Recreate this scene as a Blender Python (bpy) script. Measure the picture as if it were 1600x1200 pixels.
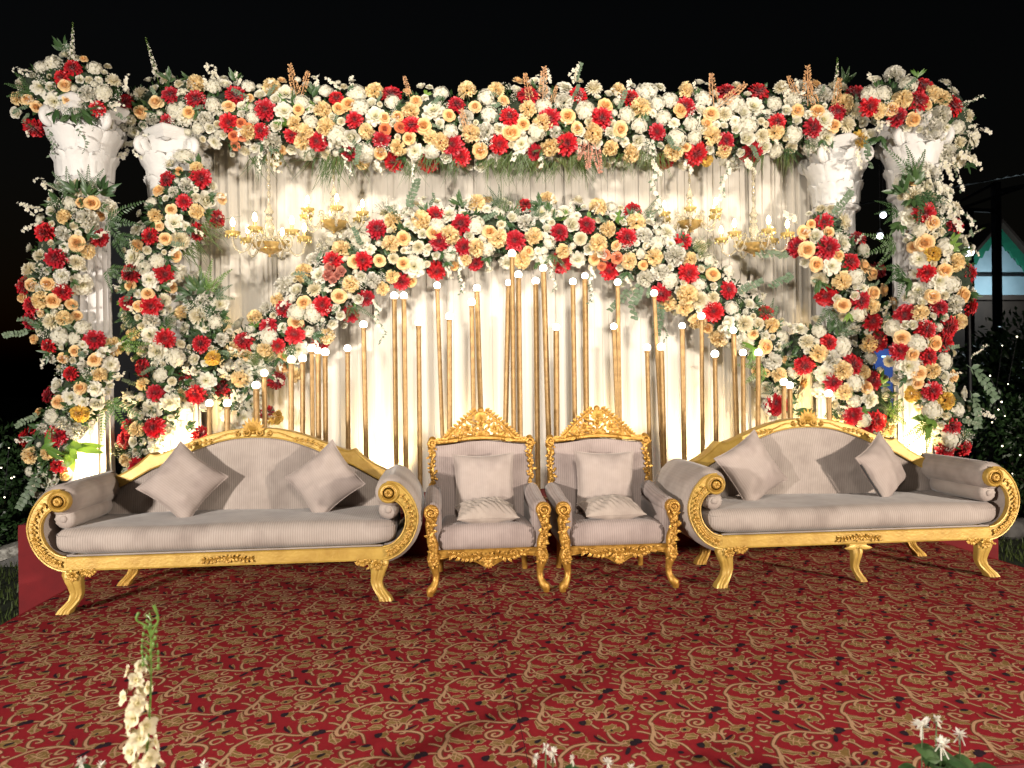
import bpy, math, random
from mathutils import Vector, Matrix, Quaternion
import numpy as np

scene = bpy.context.scene
for o in list(bpy.data.objects):
    bpy.data.objects.remove(o)
C = bpy.context.collection
PI = math.pi

# ------------------------------------------------------------------ camera
F_PX = 1150.0
CAM_LOC = Vector((0, -4.67, 1.35))
CAM_YAW, CAM_ROLL = math.radians(5.7), math.radians(-0.7)
cam = bpy.data.objects.new('camera', bpy.data.cameras.new('camera'))
C.objects.link(cam)
CAM_R = (Matrix.Rotation(-CAM_YAW, 3, 'Z') @ Matrix.Rotation(PI / 2, 3, 'X') @ Matrix.Rotation(CAM_ROLL, 3, 'Z'))
cam.matrix_world = Matrix.Translation(CAM_LOC) @ CAM_R.to_4x4()
cam.data.sensor_width = 36
cam.data.lens = F_PX / 1600 * 36
cam.data.clip_start = 0.05
cam.data.clip_end = 500
scene.camera = cam
cam.data.dof.use_dof = True
cam.data.dof.focus_distance = 5.6
cam.data.dof.aperture_fstop = 3.2

# ------------------------------------------------------------------ night sky
world = bpy.data.worlds.new('World')
scene.world = world
world.use_nodes = True
wn = world.node_tree
bg = wn.nodes['Background']
sky = wn.nodes.new('ShaderNodeTexSky')
sky.sky_type = 'NISHITA'
sky.sun_disc = False
sky.sun_elevation = math.radians(-1)
sky.sun_rotation = math.radians(150)
wn.links.new(sky.outputs[0], bg.inputs[0])
bg.inputs[1].default_value = 0.006

# ------------------------------------------------------------------ venue floodlights, unseen behind the camera, and an added carpet fill
def flood(name, loc, target, power, color, size=0.12, cone=70, blend=0.5):
    l = bpy.data.lights.new(name, 'SPOT')
    l.energy = power
    l.color = color
    l.shadow_soft_size = size
    l.spot_size = math.radians(cone)
    l.spot_blend = blend
    o = bpy.data.objects.new(name, l)
    C.objects.link(o)
    o.location = loc
    o.rotation_euler = (Vector(target) - Vector(loc)).to_track_quat('-Z', 'Y').to_euler()
    return o
flood('floodlight_a', (-4.6, -5.4, 1.6), (0.4, 1.6, 2.1), 2500, (1.0, 0.92, 0.84), 0.18, 104, 0.4)
flood('floodlight_b', (6.4, -5.2, 1.6), (1.0, 1.6, 2.1), 2700, (1.0, 0.88, 0.76), 0.18, 104, 0.4)
flood('floodlight_c', (0.2, -7.0, 5.6), (0.8, 2.0, 3.1), 5000, (1.0, 0.91, 0.80), 0.7, 50, 1.0)  # inferred upper front light, softened and strengthened as fill on the flowers
flood('carpet_fill_light', (0.6, -4.9, 4.6), (0.8, -3.6, 0.0), 520, (1.0, 0.86, 0.80), 0.35, 80, 1.0)  # unseen overhead fill, added to brighten the carpet nearest the camera

vs = scene.view_settings
vs.view_transform = 'Standard'
vs.look = 'None'
vs.exposure = 0.16
vs.gamma = 1
vs.use_curve_mapping = False
scene.cycles.use_denoising = True
scene.cycles.max_bounces = 6
scene.cycles.diffuse_bounces = 3
scene.cycles.glossy_bounces = 3
scene.cycles.transmission_bounces = 4
scene.cycles.transparent_max_bounces = 6
scene.cycles.sample_clamp_indirect = 4
scene.cycles.caustics_reflective = False
scene.cycles.caustics_refractive = False

# ------------------------------------------------------------------ pixel of the photograph -> point in the place
def ray(px, py):
    return CAM_R @ Vector(((px - 800) / F_PX, -(py - 600) / F_PX, -1))
def P(px, py, Y):
    d = ray(px, py)
    return CAM_LOC + d * ((Y - CAM_LOC.y) / d.y)
def PZ(px, py, Z):
    d = ray(px, py)
    return CAM_LOC + d * ((Z - CAM_LOC.z) / d.z)
def mpp(px, py, Y):
    return (P(px + 1, py, Y) - P(px, py, Y)).length

# ------------------------------------------------------------------ materials
MATS = {}
def new_mat(name):
    m = bpy.data.materials.new(name)
    m.use_nodes = True
    MATS[name] = m
    nt = m.node_tree
    return m, nt, nt.nodes['Principled BSDF']
def N(nt, t, **kw):
    n = nt.nodes.new(t)
    for k, v in kw.items():
        setattr(n, k, v)
    return n
def rgba(c):
    return (c[0], c[1], c[2], 1)
def mixcol(nt, fac, a, b, blend='MIX'):
    m = N(nt, 'ShaderNodeMix', data_type='RGBA', blend_type=blend)
    for sock, val in ((0, fac), (6, a), (7, b)):
        if isinstance(val, (tuple, list)):
            m.inputs[sock].default_value = rgba(val)
        elif isinstance(val, (int, float)):
            m.inputs[sock].default_value = val
        else:
            nt.links.new(val, m.inputs[sock])
    return m.outputs[2]
def noise(nt, scale, detail=4, rough=0.55, coord='Object'):
    tc = N(nt, 'ShaderNodeTexCoord')
    n = N(nt, 'ShaderNodeTexNoise')
    n.inputs['Scale'].default_value = scale
    n.inputs['Detail'].default_value = detail
    n.inputs['Roughness'].default_value = rough
    nt.links.new(tc.outputs[coord], n.inputs['Vector'])
    return n.outputs['Fac']
def bump(nt, bsdf, h, strength, dist=0.01):
    b = N(nt, 'ShaderNodeBump')
    b.inputs['Strength'].default_value = strength
    b.inputs['Distance'].default_value = dist
    nt.links.new(h, b.inputs['Height'])
    nt.links.new(b.outputs[0], bsdf.inputs['Normal'])
def ramp(nt, fac, lo, hi):
    r = N(nt, 'ShaderNodeMapRange')
    r.inputs[1].default_value = lo
    r.inputs[2].default_value = hi
    nt.links.new(fac, r.inputs[0])
    return r.outputs[0]
def mat(name, c1, c2=None, rough=0.5, metal=0.0, nscale=8, bstr=0.0, bscale=60, sheen=0.0, spec=0.5, bdist=0.01):
    m, nt, b = new_mat(name)
    b.inputs['Base Color'].default_value = rgba(c1)
    if c2:
        nt.links.new(mixcol(nt, ramp(nt, noise(nt, nscale), 0.35, 0.65), c1, c2), b.inputs['Base Color'])
    b.inputs['Roughness'].default_value = rough
    b.inputs['Metallic'].default_value = metal
    b.inputs['Sheen Weight'].default_value = sheen
    b.inputs['Specular IOR Level'].default_value = spec
    if bstr:
        bump(nt, b, noise(nt, bscale), bstr, bdist)
    return m
def petal_mat(name, a, b_, centre=None, rough=0.55, sheen=0.2, trans=0.42, spec=0.3):
    """petal cloth: shade differs from flower to flower, the heart of the flower has its own colour"""
    m, nt, b = new_mat(name)
    oi = N(nt, 'ShaderNodeObjectInfo')
    col = mixcol(nt, oi.outputs['Random'], a, b_)
    at = N(nt, 'ShaderNodeAttribute', attribute_name='tint')
    if centre:
        col = mixcol(nt, at.outputs['Fac'], col, centre)
    nz = noise(nt, 14)
    col = mixcol(nt, ramp(nt, nz, 0.3, 0.75), col, mixcol(nt, 1.0, col, (0.90, 0.86, 0.80), 'MULTIPLY'))
    nt.links.new(col, b.inputs['Base Color'])
    b.inputs['Roughness'].default_value = rough
    b.inputs['Sheen Weight'].default_value = sheen
    b.inputs['Specular IOR Level'].default_value = spec
    if trans:
        tr = N(nt, 'ShaderNodeBsdfTranslucent')
        nt.links.new(col, tr.inputs['Color'])
        mx = N(nt, 'ShaderNodeMixShader')
        mx.inputs[0].default_value = trans
        nt.links.new(b.outputs[0], mx.inputs[1])
        nt.links.new(tr.outputs[0], mx.inputs[2])
        nt.links.new(mx.outputs[0], nt.nodes['Material Output'].inputs['Surface'])
    return m
def emit(name, color, strength):
    m, nt, b = new_mat(name)
    b.inputs['Base Color'].default_value = rgba(color)
    b.inputs['Emission Color'].default_value = rgba(color)
    b.inputs['Emission Strength'].default_value = strength
    return m

petal_mat('red_petal', (0.66, 0.006, 0.012), (0.42, 0.003, 0.018), (0.20, 0.001, 0.005), 0.40, 0.2, 0.2, 0.5)
petal_mat('peach_petal', (0.95, 0.69, 0.35), (0.94, 0.74, 0.44), (0.95, 0.57, 0.19))
petal_mat('peach_ruffle', (0.96, 0.78, 0.42), (0.96, 0.80, 0.48), (0.95, 0.72, 0.34))
petal_mat('yellow_ruffle', (0.85, 0.58, 0.10), (0.85, 0.62, 0.16), (0.75, 0.42, 0.04))
petal_mat('coral_petal', (0.82, 0.30, 0.12), (0.80, 0.36, 0.22), (0.72, 0.18, 0.05))
petal_mat('pink_petal', (0.62, 0.22, 0.17), (0.70, 0.34, 0.26), (0.5, 0.15, 0.10))
petal_mat('white_petal', (0.84, 0.83, 0.77), (0.82, 0.80, 0.70), (0.78, 0.74, 0.38))
petal_mat('white_ruffle', (0.84, 0.83, 0.77), (0.82, 0.80, 0.70), (0.70, 0.68, 0.52))
petal_mat('cream_petal', (0.90, 0.87, 0.75), (0.88, 0.83, 0.67), (0.80, 0.70, 0.36))
petal_mat('spike_petal', (0.86, 0.80, 0.62), (0.84, 0.77, 0.56), (0.66, 0.60, 0.25), trans=0.5)
petal_mat('celosia', (0.76, 0.46, 0.22), (0.78, 0.50, 0.30), None)
petal_mat('pink_plume', (0.74, 0.36, 0.27), (0.76, 0.42, 0.33), None)
petal_mat('eucalyptus', (0.10, 0.155, 0.095), (0.15, 0.20, 0.13), None, 0.5, 0.05, 0.15)
petal_mat('dark_leaf', (0.028, 0.070, 0.022), (0.05, 0.10, 0.03), None, 0.4, 0.0, 0.15, 0.5)
petal_mat('bright_leaf', (0.09, 0.19, 0.03), (0.16, 0.27, 0.05), None, 0.42, 0.0, 0.25, 0.5)
petal_mat('grass_leaf', (0.055, 0.10, 0.022), (0.10, 0.135, 0.035), None, 0.45, 0.0, 0.25, 0.4)
mat('stem_green', (0.06, 0.10, 0.03), rough=0.6)
mat('moss', (0.012, 0.022, 0.010), (0.03, 0.045, 0.02), 0.95, bstr=1.0, bscale=40, bdist=0.03)
mat('plaster', (0.62, 0.60, 0.57), (0.54, 0.525, 0.495), 0.62, nscale=5, bstr=0.25, bscale=45)
mat('sofa_gold', (0.47, 0.305, 0.066), (0.34, 0.20, 0.036), 0.44, 0.25, nscale=7, bstr=0.22, bscale=55)
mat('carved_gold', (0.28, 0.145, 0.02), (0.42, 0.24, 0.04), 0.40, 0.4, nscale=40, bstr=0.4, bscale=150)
mat('chair_gold', (0.31, 0.150, 0.021), (0.48, 0.26, 0.048), 0.36, 0.48, nscale=30, bstr=0.35, bscale=120)
mat('pole_gold', (0.36, 0.225, 0.085), (0.25, 0.145, 0.05), 0.45, 0.4, nscale=22, bstr=0.25, bscale=60)
mat('dark_wood', (0.03, 0.02, 0.012), rough=0.5)
mat('red_cloth', (0.15, 0.004, 0.006), (0.12, 0.003, 0.005), 0.9, nscale=6, bstr=0.3, bscale=200)
mat('zip', (0.02, 0.018, 0.018), rough=0.6)
mat('shade_metal', (0.02, 0.02, 0.022), rough=0.5, metal=0.4)
mat('brass', (0.85, 0.66, 0.27), (0.74, 0.54, 0.18), 0.28, 0.5, nscale=30)
mat('lawn', (0.012, 0.022, 0.008), (0.03, 0.04, 0.015), 0.95, nscale=3, bstr=1, bscale=90)
mat('night_wall', (0.012, 0.013, 0.016), (0.008, 0.009, 0.012), 0.8, nscale=2)
mat('brown_wall', (0.05, 0.032, 0.022), (0.035, 0.022, 0.016), 0.8, nscale=4)
mat('green_paint', (0.02, 0.22, 0.12), (0.02, 0.17, 0.10), 0.5)
mat('grey_paint', (0.25, 0.25, 0.25), (0.18, 0.18, 0.18), 0.6)
mat('pale_board', (0.55, 0.53, 0.47), (0.12, 0.11, 0.09), 0.7, nscale=25)
mat('stone', (0.16, 0.155, 0.145), (0.1, 0.095, 0.09), 0.8, nscale=12, bstr=0.6, bscale=30)
mat('terracotta', (0.25, 0.10, 0.05), (0.2, 0.08, 0.04), 0.8)
emit('globe_light', (1.0, 0.90, 0.74), 12)
emit('candle_light', (1.0, 0.80, 0.42), 17)
emit('fairy_light', (1.0, 0.88, 0.62), 6)
emit('pendant_light', (0.85, 0.92, 1.0), 8)
mat('pale_gable_paint', (0.42, 0.56, 0.62), (0.34, 0.48, 0.54), 0.6, nscale=3)  # plain pale paint of the gable wall, lit by the gable lamp
emit('blue_glow', (0.02, 0.07, 0.30), 0.35)
emit('blue_line', (0.35, 0.65, 1.0), 3.0)
emit('par_lens', (1.0, 0.86, 0.62), 6.0)

def fabric(name, period=0.0144, axis='X', c=(0.305, 0.257, 0.222), c2=(0.37, 0.315, 0.276), rot=None, bs=0.55):
    m, nt, b = new_mat(name)
    tc = N(nt, 'ShaderNodeTexCoord')
    w = N(nt, 'ShaderNodeTexWave', wave_type='BANDS', bands_direction=axis)
    w.inputs['Scale'].default_value = 0.31416 / period
    w.inputs['Distortion'].default_value = 0.25
    w.inputs['Detail'].default_value = 1
    mp = N(nt, 'ShaderNodeMapping')
    if rot:
        mp.inputs['Rotation'].default_value = rot
    nt.links.new(tc.outputs['Object'], mp.inputs['Vector'])
    nt.links.new(mp.outputs[0], w.inputs['Vector'])
    col = mixcol(nt, ramp(nt, noise(nt, 5, 5), 0.3, 0.7), c, c2)
    # nap of the velvet brushed one way or the other
    nap = ramp(nt, noise(nt, 3.4, 3), 0.44, 0.62)
    col = mixcol(nt, nap, col, mixcol(nt, 1.0, col, (0.76, 0.74, 0.74), 'MULTIPLY'))
    rib = mixcol(nt, ramp(nt, w.outputs['Fac'], 0.0, 0.55), (0.62, 0.60, 0.60), (1, 1, 1))
    col = mixcol(nt, bs, col, mixcol(nt, 1.0, col, rib, 'MULTIPLY'))
    nt.links.new(col, b.inputs['Base Color'])
    b.inputs['Roughness'].default_value = 0.75
    b.inputs['Sheen Weight'].default_value = 0.2
    b.inputs['Sheen Roughness'].default_value = 0.4
    b.inputs['Specular IOR Level'].default_value = 0.2
    bump(nt, b, w.outputs['Fac'], 0.4 * bs + 0.05, 0.004)
    return m
fabric('corduroy')
fabric('corduroy_depth', axis='Y')
fabric('velvet', bs=0.12, c=(0.315, 0.267, 0.232), c2=(0.375, 0.32, 0.282))
fabric('chair_corduroy', c=(0.295, 0.236, 0.212), c2=(0.348, 0.282, 0.256))
fabric('cushion_cloth', bs=0.2, c=(0.315, 0.26, 0.228), c2=(0.365, 0.306, 0.272))
fabric('pillow_cloth', bs=0.1, c=(0.36, 0.30, 0.255), c2=(0.40, 0.34, 0.29))

def curtain_mat():
    m, nt, b = new_mat('curtain')
    tc = N(nt, 'ShaderNodeTexCoord')
    mp = N(nt, 'ShaderNodeMapping')
    mp.inputs['Scale'].default_value = (14, 1, 0.35)
    nz = N(nt, 'ShaderNodeTexNoise')
    nz.inputs['Scale'].default_value = 3
    nz.inputs['Detail'].default_value = 4
    nt.links.new(tc.outputs['Object'], mp.inputs['Vector'])
    nt.links.new(mp.outputs[0], nz.inputs['Vector'])
    nt.links.new(mixcol(nt, ramp(nt, nz.outputs['Fac'], 0.3, 0.7), (0.58, 0.54, 0.465), (0.525, 0.48, 0.41)), b.inputs['Base Color'])
    b.inputs['Roughness'].default_value = 0.6
    b.inputs['Sheen Weight'].default_value = 0.2
    b.inputs['Specular IOR Level'].default_value = 0.25
    bump(nt, b, nz.outputs['Fac'], 0.25, 0.02)
curtain_mat()
def glass_mat():
    m, nt, b = new_mat('amber_glass')
    b.inputs['Base Color'].default_value = (0.97, 0.88, 0.66, 1)
    b.inputs['Roughness'].default_value = 0.08
    b.inputs['Transmission Weight'].default_value = 0.75
    b.inputs['IOR'].default_value = 1.35
glass_mat()
mat('amber_bowl', (0.80, 0.56, 0.22), (0.66, 0.42, 0.12), 0.18, 0.35, nscale=30)
MATS['amber_bowl'].node_tree.nodes['Principled BSDF'].inputs['Transmission Weight'].default_value = 0.35
def carpet_mat(name, c1, c2, nscale):
    m, nt, b = new_mat(name)
    n1, n2 = noise(nt, nscale, 3), noise(nt, 0.9, 3)
    col = mixcol(nt, ramp(nt, n1, 0.3, 0.7), c1, c2)
    col = mixcol(nt, ramp(nt, n2, 0.35, 0.65), col, mixcol(nt, 1.0, col, (0.84, 0.82, 0.85), 'MULTIPLY'))
    nt.links.new(col, b.inputs['Base Color'])
    b.inputs['Roughness'].default_value = 0.95
    b.inputs['Specular IOR Level'].default_value = 0.05
    bump(nt, b, noise(nt, 420, 2), 0.6, 0.004)
carpet_mat('carpet_red', (0.245, 0.016, 0.020), (0.205, 0.013, 0.019), 60)
carpet_mat('carpet_beige', (0.46, 0.285, 0.165), (0.37, 0.22, 0.115), 40)
carpet_mat('carpet_olive', (0.225, 0.14, 0.045), (0.17, 0.10, 0.032), 40)
carpet_mat('carpet_brown', (0.15, 0.048, 0.022), (0.12, 0.036, 0.018), 50)
carpet_mat('carpet_black', (0.016, 0.012, 0.016), (0.03, 0.015, 0.02), 60)

# ------------------------------------------------------------------ mesh helpers
class MB:
    def __init__(s):
        s.v, s.f, s.t = [], [], []
    def add(s, verts, faces, tint=None):
        o = len(s.v)
        s.v += [tuple(p) for p in verts]
        s.f += [tuple(i + o for i in f) for f in faces]
        s.t += list(tint) if tint is not None else [0.0] * len(verts)
    def grid(s, rows, closed_u=False, closed_v=False, tint=None):
        """rows: list of equal-length point lists"""
        nu, nv = len(rows), len(rows[0])
        fs = []
        for i in range(nu if closed_u else nu - 1):
            for j in range(nv if closed_v else nv - 1):
                a, b = i, (i + 1) % nu
                c, d = j, (j + 1) % nv
                fs.append((a * nv + c, a * nv + d, b * nv + d, b * nv + c))
        s.add([p for r in rows for p in r], fs, [x for r in tint for x in r] if tint else None)
    def box(s, c, d, rz=0, taper=1.0):
        x, y, z = d[0] / 2, d[1] / 2, d[2] / 2
        R = Matrix.Rotation(rz, 3, 'Z')
        vs = []
        for k, zz in enumerate((-z, z)):
            t = taper if k else 1.0
            for sx, sy in ((-1, -1), (1, -1), (1, 1), (-1, 1)):
                vs.append(Vector(c) + R @ Vector((sx * x * t, sy * y * t, zz)))
        s.add(vs, [(3, 2, 1, 0), (4, 5, 6, 7), (0, 1, 5, 4), (1, 2, 6, 5), (2, 3, 7, 6), (3, 0, 4, 7)])
    def bar(s, a, b, w, h=None):
        """square bar from a to b"""
        h = h or w
        a, b = Vector(a), Vector(b)
        d = (b - a).normalized()
        u = d.cross(Vector((0, 0, 1)))
        if u.length < 1e-3:
            u = Vector((1, 0, 0))
        u.normalize()
        v = d.cross(u)
        vs = [p + u * (sx * w / 2) + v * (sy * h / 2) for p in (a, b) for sx, sy in ((-1, -1), (1, -1), (1, 1), (-1, 1))]
        s.add(vs, [(0, 1, 2, 3), (7, 6, 5, 4), (0, 4, 5, 1), (1, 5, 6, 2), (2, 6, 7, 3), (3, 7, 4, 0)])
    def tube(s, pts, rad, n=8, cap=True, tint=0.0):
        pts = [Vector(p) for p in pts]
        if not hasattr(rad, '__len__'):
            rad = [rad] * len(pts)
        rows = []
        up = None
        for i, p in enumerate(pts):
            d = (pts[min(i + 1, len(pts) - 1)] - pts[max(i - 1, 0)])
            if d.length < 1e-9:
                d = Vector((0, 0, 1))
            d.normalize()
            if up is None:
                up = d.orthogonal().normalized()
            up = (up - d * up.dot(d))
            if up.length < 1e-6:
                up = d.orthogonal()
            up.normalize()
            w = d.cross(up)
            rows.append([p + (up * math.cos(a) + w * math.sin(a)) * rad[i] for a in (2 * PI * k / n for k in range(n))])
        s.grid(rows, closed_v=True, tint=[[tint] * n for _ in rows])
        if cap:
            o = len(s.v) - n * len(rows)
            s.f.append(tuple(o + k for k in reversed(range(n))))
            s.f.append(tuple(o + n * (len(rows) - 1) + k for k in range(n)))
    def lathe(s, prof, seg=20, c=(0, 0, 0), fn=None, axis='Z'):
        rows = []
        for r, z in prof:
            row = []
            for k in range(seg):
                a = 2 * PI * k / seg
                rr = fn(r, z, a) if fn else r
                if axis == 'Z':
                    row.append((c[0] + rr * math.cos(a), c[1] + rr * math.sin(a), c[2] + z))
                else:  # axis along -Y
                    row.append((c[0] + rr * math.cos(a), c[1] - z, c[2] + rr * math.sin(a)))
            rows.append(row)
        s.grid(rows, closed_v=True)
        o = len(s.v) - seg * len(rows)
        if prof[0][0] > 1e-4:
            s.f.append(tuple(o + k for k in reversed(range(seg))))
        if prof[-1][0] > 1e-4:
            s.f.append(tuple(o + seg * (len(rows) - 1) + k for k in range(seg)))
    def sphere(s, c, r, n=8, sc=(1, 1, 1)):
        c = Vector(c)
        rows = []
        for i in range(n + 1):
            th = PI * i / n
            rows.append([c + Vector((r * sc[0] * math.sin(th) * math.cos(a), r * sc[1] * math.sin(th) * math.sin(a), -r * sc[2] * math.cos(th))) for a in (2 * PI * k / (n * 2) for k in range(n * 2))])
        s.grid(rows, closed_v=True)
    def rbox(s, lo, hi, r, n=8, fn=None):
        """box with rounded edges; fn moves the finished points"""
        lo, hi = Vector(lo), Vector(hi)
        c, h = (lo + hi) / 2, (hi - lo) / 2
        inn = Vector([max(x - r, 0) for x in h])
        for ax in range(3):
            for sg in (-1, 1):
                b, d = (ax + 1) % 3, (ax + 2) % 3
                rows = []
                for i in range(n + 1):
                    row = []
                    for j in range(n + 1):
                        p = Vector((0, 0, 0))
                        p[ax] = sg * h[ax]
                        # denser near the edges
                        p[b] = h[b] * math.sin(PI / 2 * (2 * i / n - 1))
                        p[d] = h[d] * math.sin(PI / 2 * (2 * j / n - 1))
                        q = Vector([max(-inn[k], min(inn[k], p[k])) for k in range(3)])
                        e = p - q
                        if e.length > 1e-9:
                            p = q + e.normalized() * r
                        p = p + c
                        row.append(fn(p) if fn else p)
                    rows.append(row if sg > 0 else row[::-1])
                s.grid(rows)
    def strip_solid(s, outer, inner, y0, y1, b=0.0, ny=2, puff=0.0):
        """a band between two curves (x,z), given thickness along y, front edge rounded by b"""
        n = len(outer)
        ys = [(y0, b), (y0 + b, 0.0)] + [(y0 + b + (y1 - y0 - b) * k / ny, 0.0) for k in range(1, ny + 1)]
        rows = []
        def ring(y, ins):
            pts = []
            for k in range(n):
                ox, oz = outer[k]
                ix, iz = inner[k]
                dx, dz = ix - ox, iz - oz
                L = math.hypot(dx, dz) or 1
                t = min(ins / L, 0.45)
                pts.append((ox + dx * t, y, oz + dz * t))
            for k in reversed(range(n)):
                ox, oz = outer[k]
                ix, iz = inner[k]
                dx, dz = ix - ox, iz - oz
                L = math.hypot(dx, dz) or 1
                t = min(ins / L, 0.45)
                pts.append((ix - dx * t, y, iz - dz * t))
            return pts
        for y, ins in ys:
            rows.append(ring(y, ins))
        s.grid(rows, closed_v=True)
        o = len(s.v) - 2 * n * len(rows)
        last = o + 2 * n * (len(rows) - 1)
        for k in range(n - 1):
            s.f.append((o + k, o + k + 1, o + 2 * n - 2 - k, o + 2 * n - 1 - k))
            s.f.append((last + 2 * n - 1 - k, last + 2 * n - 2 - k, last + k + 1, last + k))
    def leaf(s, p, d, L, W, nrm, h=0.3, curl=0.0, n=4, tint=0.0, fold=0.25):
        """leaf shaped blade from p along d; domed by h*W, tip curls along nrm by curl*L"""
        p, d, nrm = Vector(p), Vector(d).normalized(), Vector(nrm).normalized()
        sd = d.cross(nrm).normalized()
        rows, tt = [], []
        for i in range(n + 1):
            t = i / n
            w = W * 0.5 * (math.sin(PI * min(1, t ** 0.75)) ** 0.8 if 0 < t < 1 else 0.04)
            q = p + d * (L * t) + nrm * (curl * L * t * t + h * W * math.sin(PI * t))
            rows.append([q - sd * w - nrm * fold * w, q, q + sd * w - nrm * fold * w])
            tt.append([tint] * 3)
        s.grid(rows, tint=tt)
    def mesh(s, name, mats, smooth=True, auto=None):
        me = bpy.data.meshes.new(name)
        me.from_pydata(s.v, [], s.f)
        for m in ([mats] if isinstance(mats, str) else mats):
            me.materials.append(MATS[m])
        if any(s.t):
            a = me.attributes.new('tint', 'FLOAT', 'POINT')
            a.data.foreach_set('value', s.t)
        if smooth:
            me.polygons.foreach_set('use_smooth', [True] * len(me.polygons))
            if auto:
                try:
                    me.set_sharp_from_angle(angle=math.radians(auto))
                except Exception:
                    pass
        me.update()
        return me
    def build(s, name, mats, parent=None, smooth=True, auto=40, loc=None):
        return link(name, s.mesh(name, mats, smooth, auto), parent, loc)

def link(name, data, parent=None, loc=None, rot=None, scale=None):
    o = bpy.data.objects.new(name, data)
    C.objects.link(o)
    if parent:
        o.parent = parent
    if loc is not None:
        o.location = loc
    if rot is not None:
        o.rotation_mode = 'QUATERNION'
        o.rotation_quaternion = rot
    if scale is not None:
        o.scale = (scale, scale, scale) if not hasattr(scale, '__len__') else scale
    return o
def tag(o, label=None, cat=None, group=None, kind=None):
    if label: o['label'] = label
    if cat: o['category'] = cat
    if group: o['group'] = group
    if kind: o['kind'] = kind
    return o
def thing(name, label, cat, loc=(0, 0, 0), rz=0, group=None):
    o = link(name, None, None, loc)
    o.empty_display_size = 0.1
    o.rotation_euler = (0, 0, rz)
    return tag(o, label, cat, group)
def copy_tree(o, parent=None):
    c = o.copy()
    C.objects.link(c)
    c.parent = parent
    for ch in o.children:
        copy_tree(ch, c)
    return c
def interp(pts, n):
    """resample a polyline of tuples into n smooth points (Catmull-Rom)"""
    pts = [np.array(p, float) for p in pts]
    ext = [2 * pts[0] - pts[1]] + pts + [2 * pts[-1] - pts[-2]]
    out = []
    segs = len(pts) - 1
    for k in range(n):
        u = k / (n - 1) * segs
        i = min(int(u), segs - 1)
        t = u - i
        p0, p1, p2, p3 = ext[i:i + 4]
        out.append(tuple(0.5 * ((2 * p1) + (-p0 + p2) * t + (2 * p0 - 5 * p1 + 4 * p2 - p3) * t * t + (-p0 + 3 * p1 - 3 * p2 + p3) * t ** 3)))
    return out
ORD = ['first', 'second', 'third', 'fourth', 'fifth', 'sixth', 'seventh', 'eighth', 'ninth', 'tenth', 'eleventh', 'twelfth', 'thirteenth',
       'fourteenth', 'fifteenth', 'sixteenth', 'seventeenth', 'eighteenth', 'nineteenth', 'twentieth']

# ------------------------------------------------------------------ ground and stage
GROUND = -0.55
g = MB()
g.add([(-120, -60, GROUND), (120, -60, GROUND), (120, 200, GROUND), (-120, 200, GROUND)], [(0, 1, 2, 3)])
tag(g.build('lawn', 'lawn', smooth=False), 'dark night lawn around the stage', kind='structure')

SX0, SX1, SY0, SY1 = -2.51, 4.11, -2.28, 1.21
g = MB()
g.box(((SX0 + SX1) / 2, (SY0 + 2.95) / 2, (GROUND + -0.006) / 2), (SX1 - SX0 - 0.01, 2.95 - SY0, -0.006 - GROUND))
tag(g.build('stage_deck', 'red_cloth', smooth=False), 'stage deck wrapped in plain red cloth', kind='structure')
# carpet sheet with a slightly wavy surface, and its woven scroll pattern lying in the pile
random.seed(5)
g = MB()
nx, ny = 60, 34
rows = []
def carpet_z(x, y):
    return 0.0 + 0.0022 * math.sin(x * 2.1 + 0.7) * math.sin(y * 2.7) + 0.0012 * math.sin(x * 7 + y * 3)
CX0, CX1 = SX0 - 0.004, SX1 + 0.004
for i in range(nx + 1):
    x = CX0 + (CX1 - CX0) * i / nx
    rows.append([(x, SY0 - 0.004 + (SY1 - SY0 + 0.03) * j / ny, carpet_z(x, SY0 - 0.004 + (SY1 - SY0 + 0.03) * j / ny)) for j in range(ny + 1)])
g.grid([r[::-1] for r in rows])
carpet = tag(g.build('carpet', 'carpet_red'), 'red carpet with a beige scrolling vine pattern on the stage', kind='structure')
g = MB()   # folded-down edges of the carpet
for x in (CX0 - 0.004, CX1 + 0.004):
    g.box((x, (SY0 + SY1) / 2, -0.05), (0.008, SY1 - SY0, 0.1))
g.build('carpet_edge', 'carpet_red', carpet, smooth=False)

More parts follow.
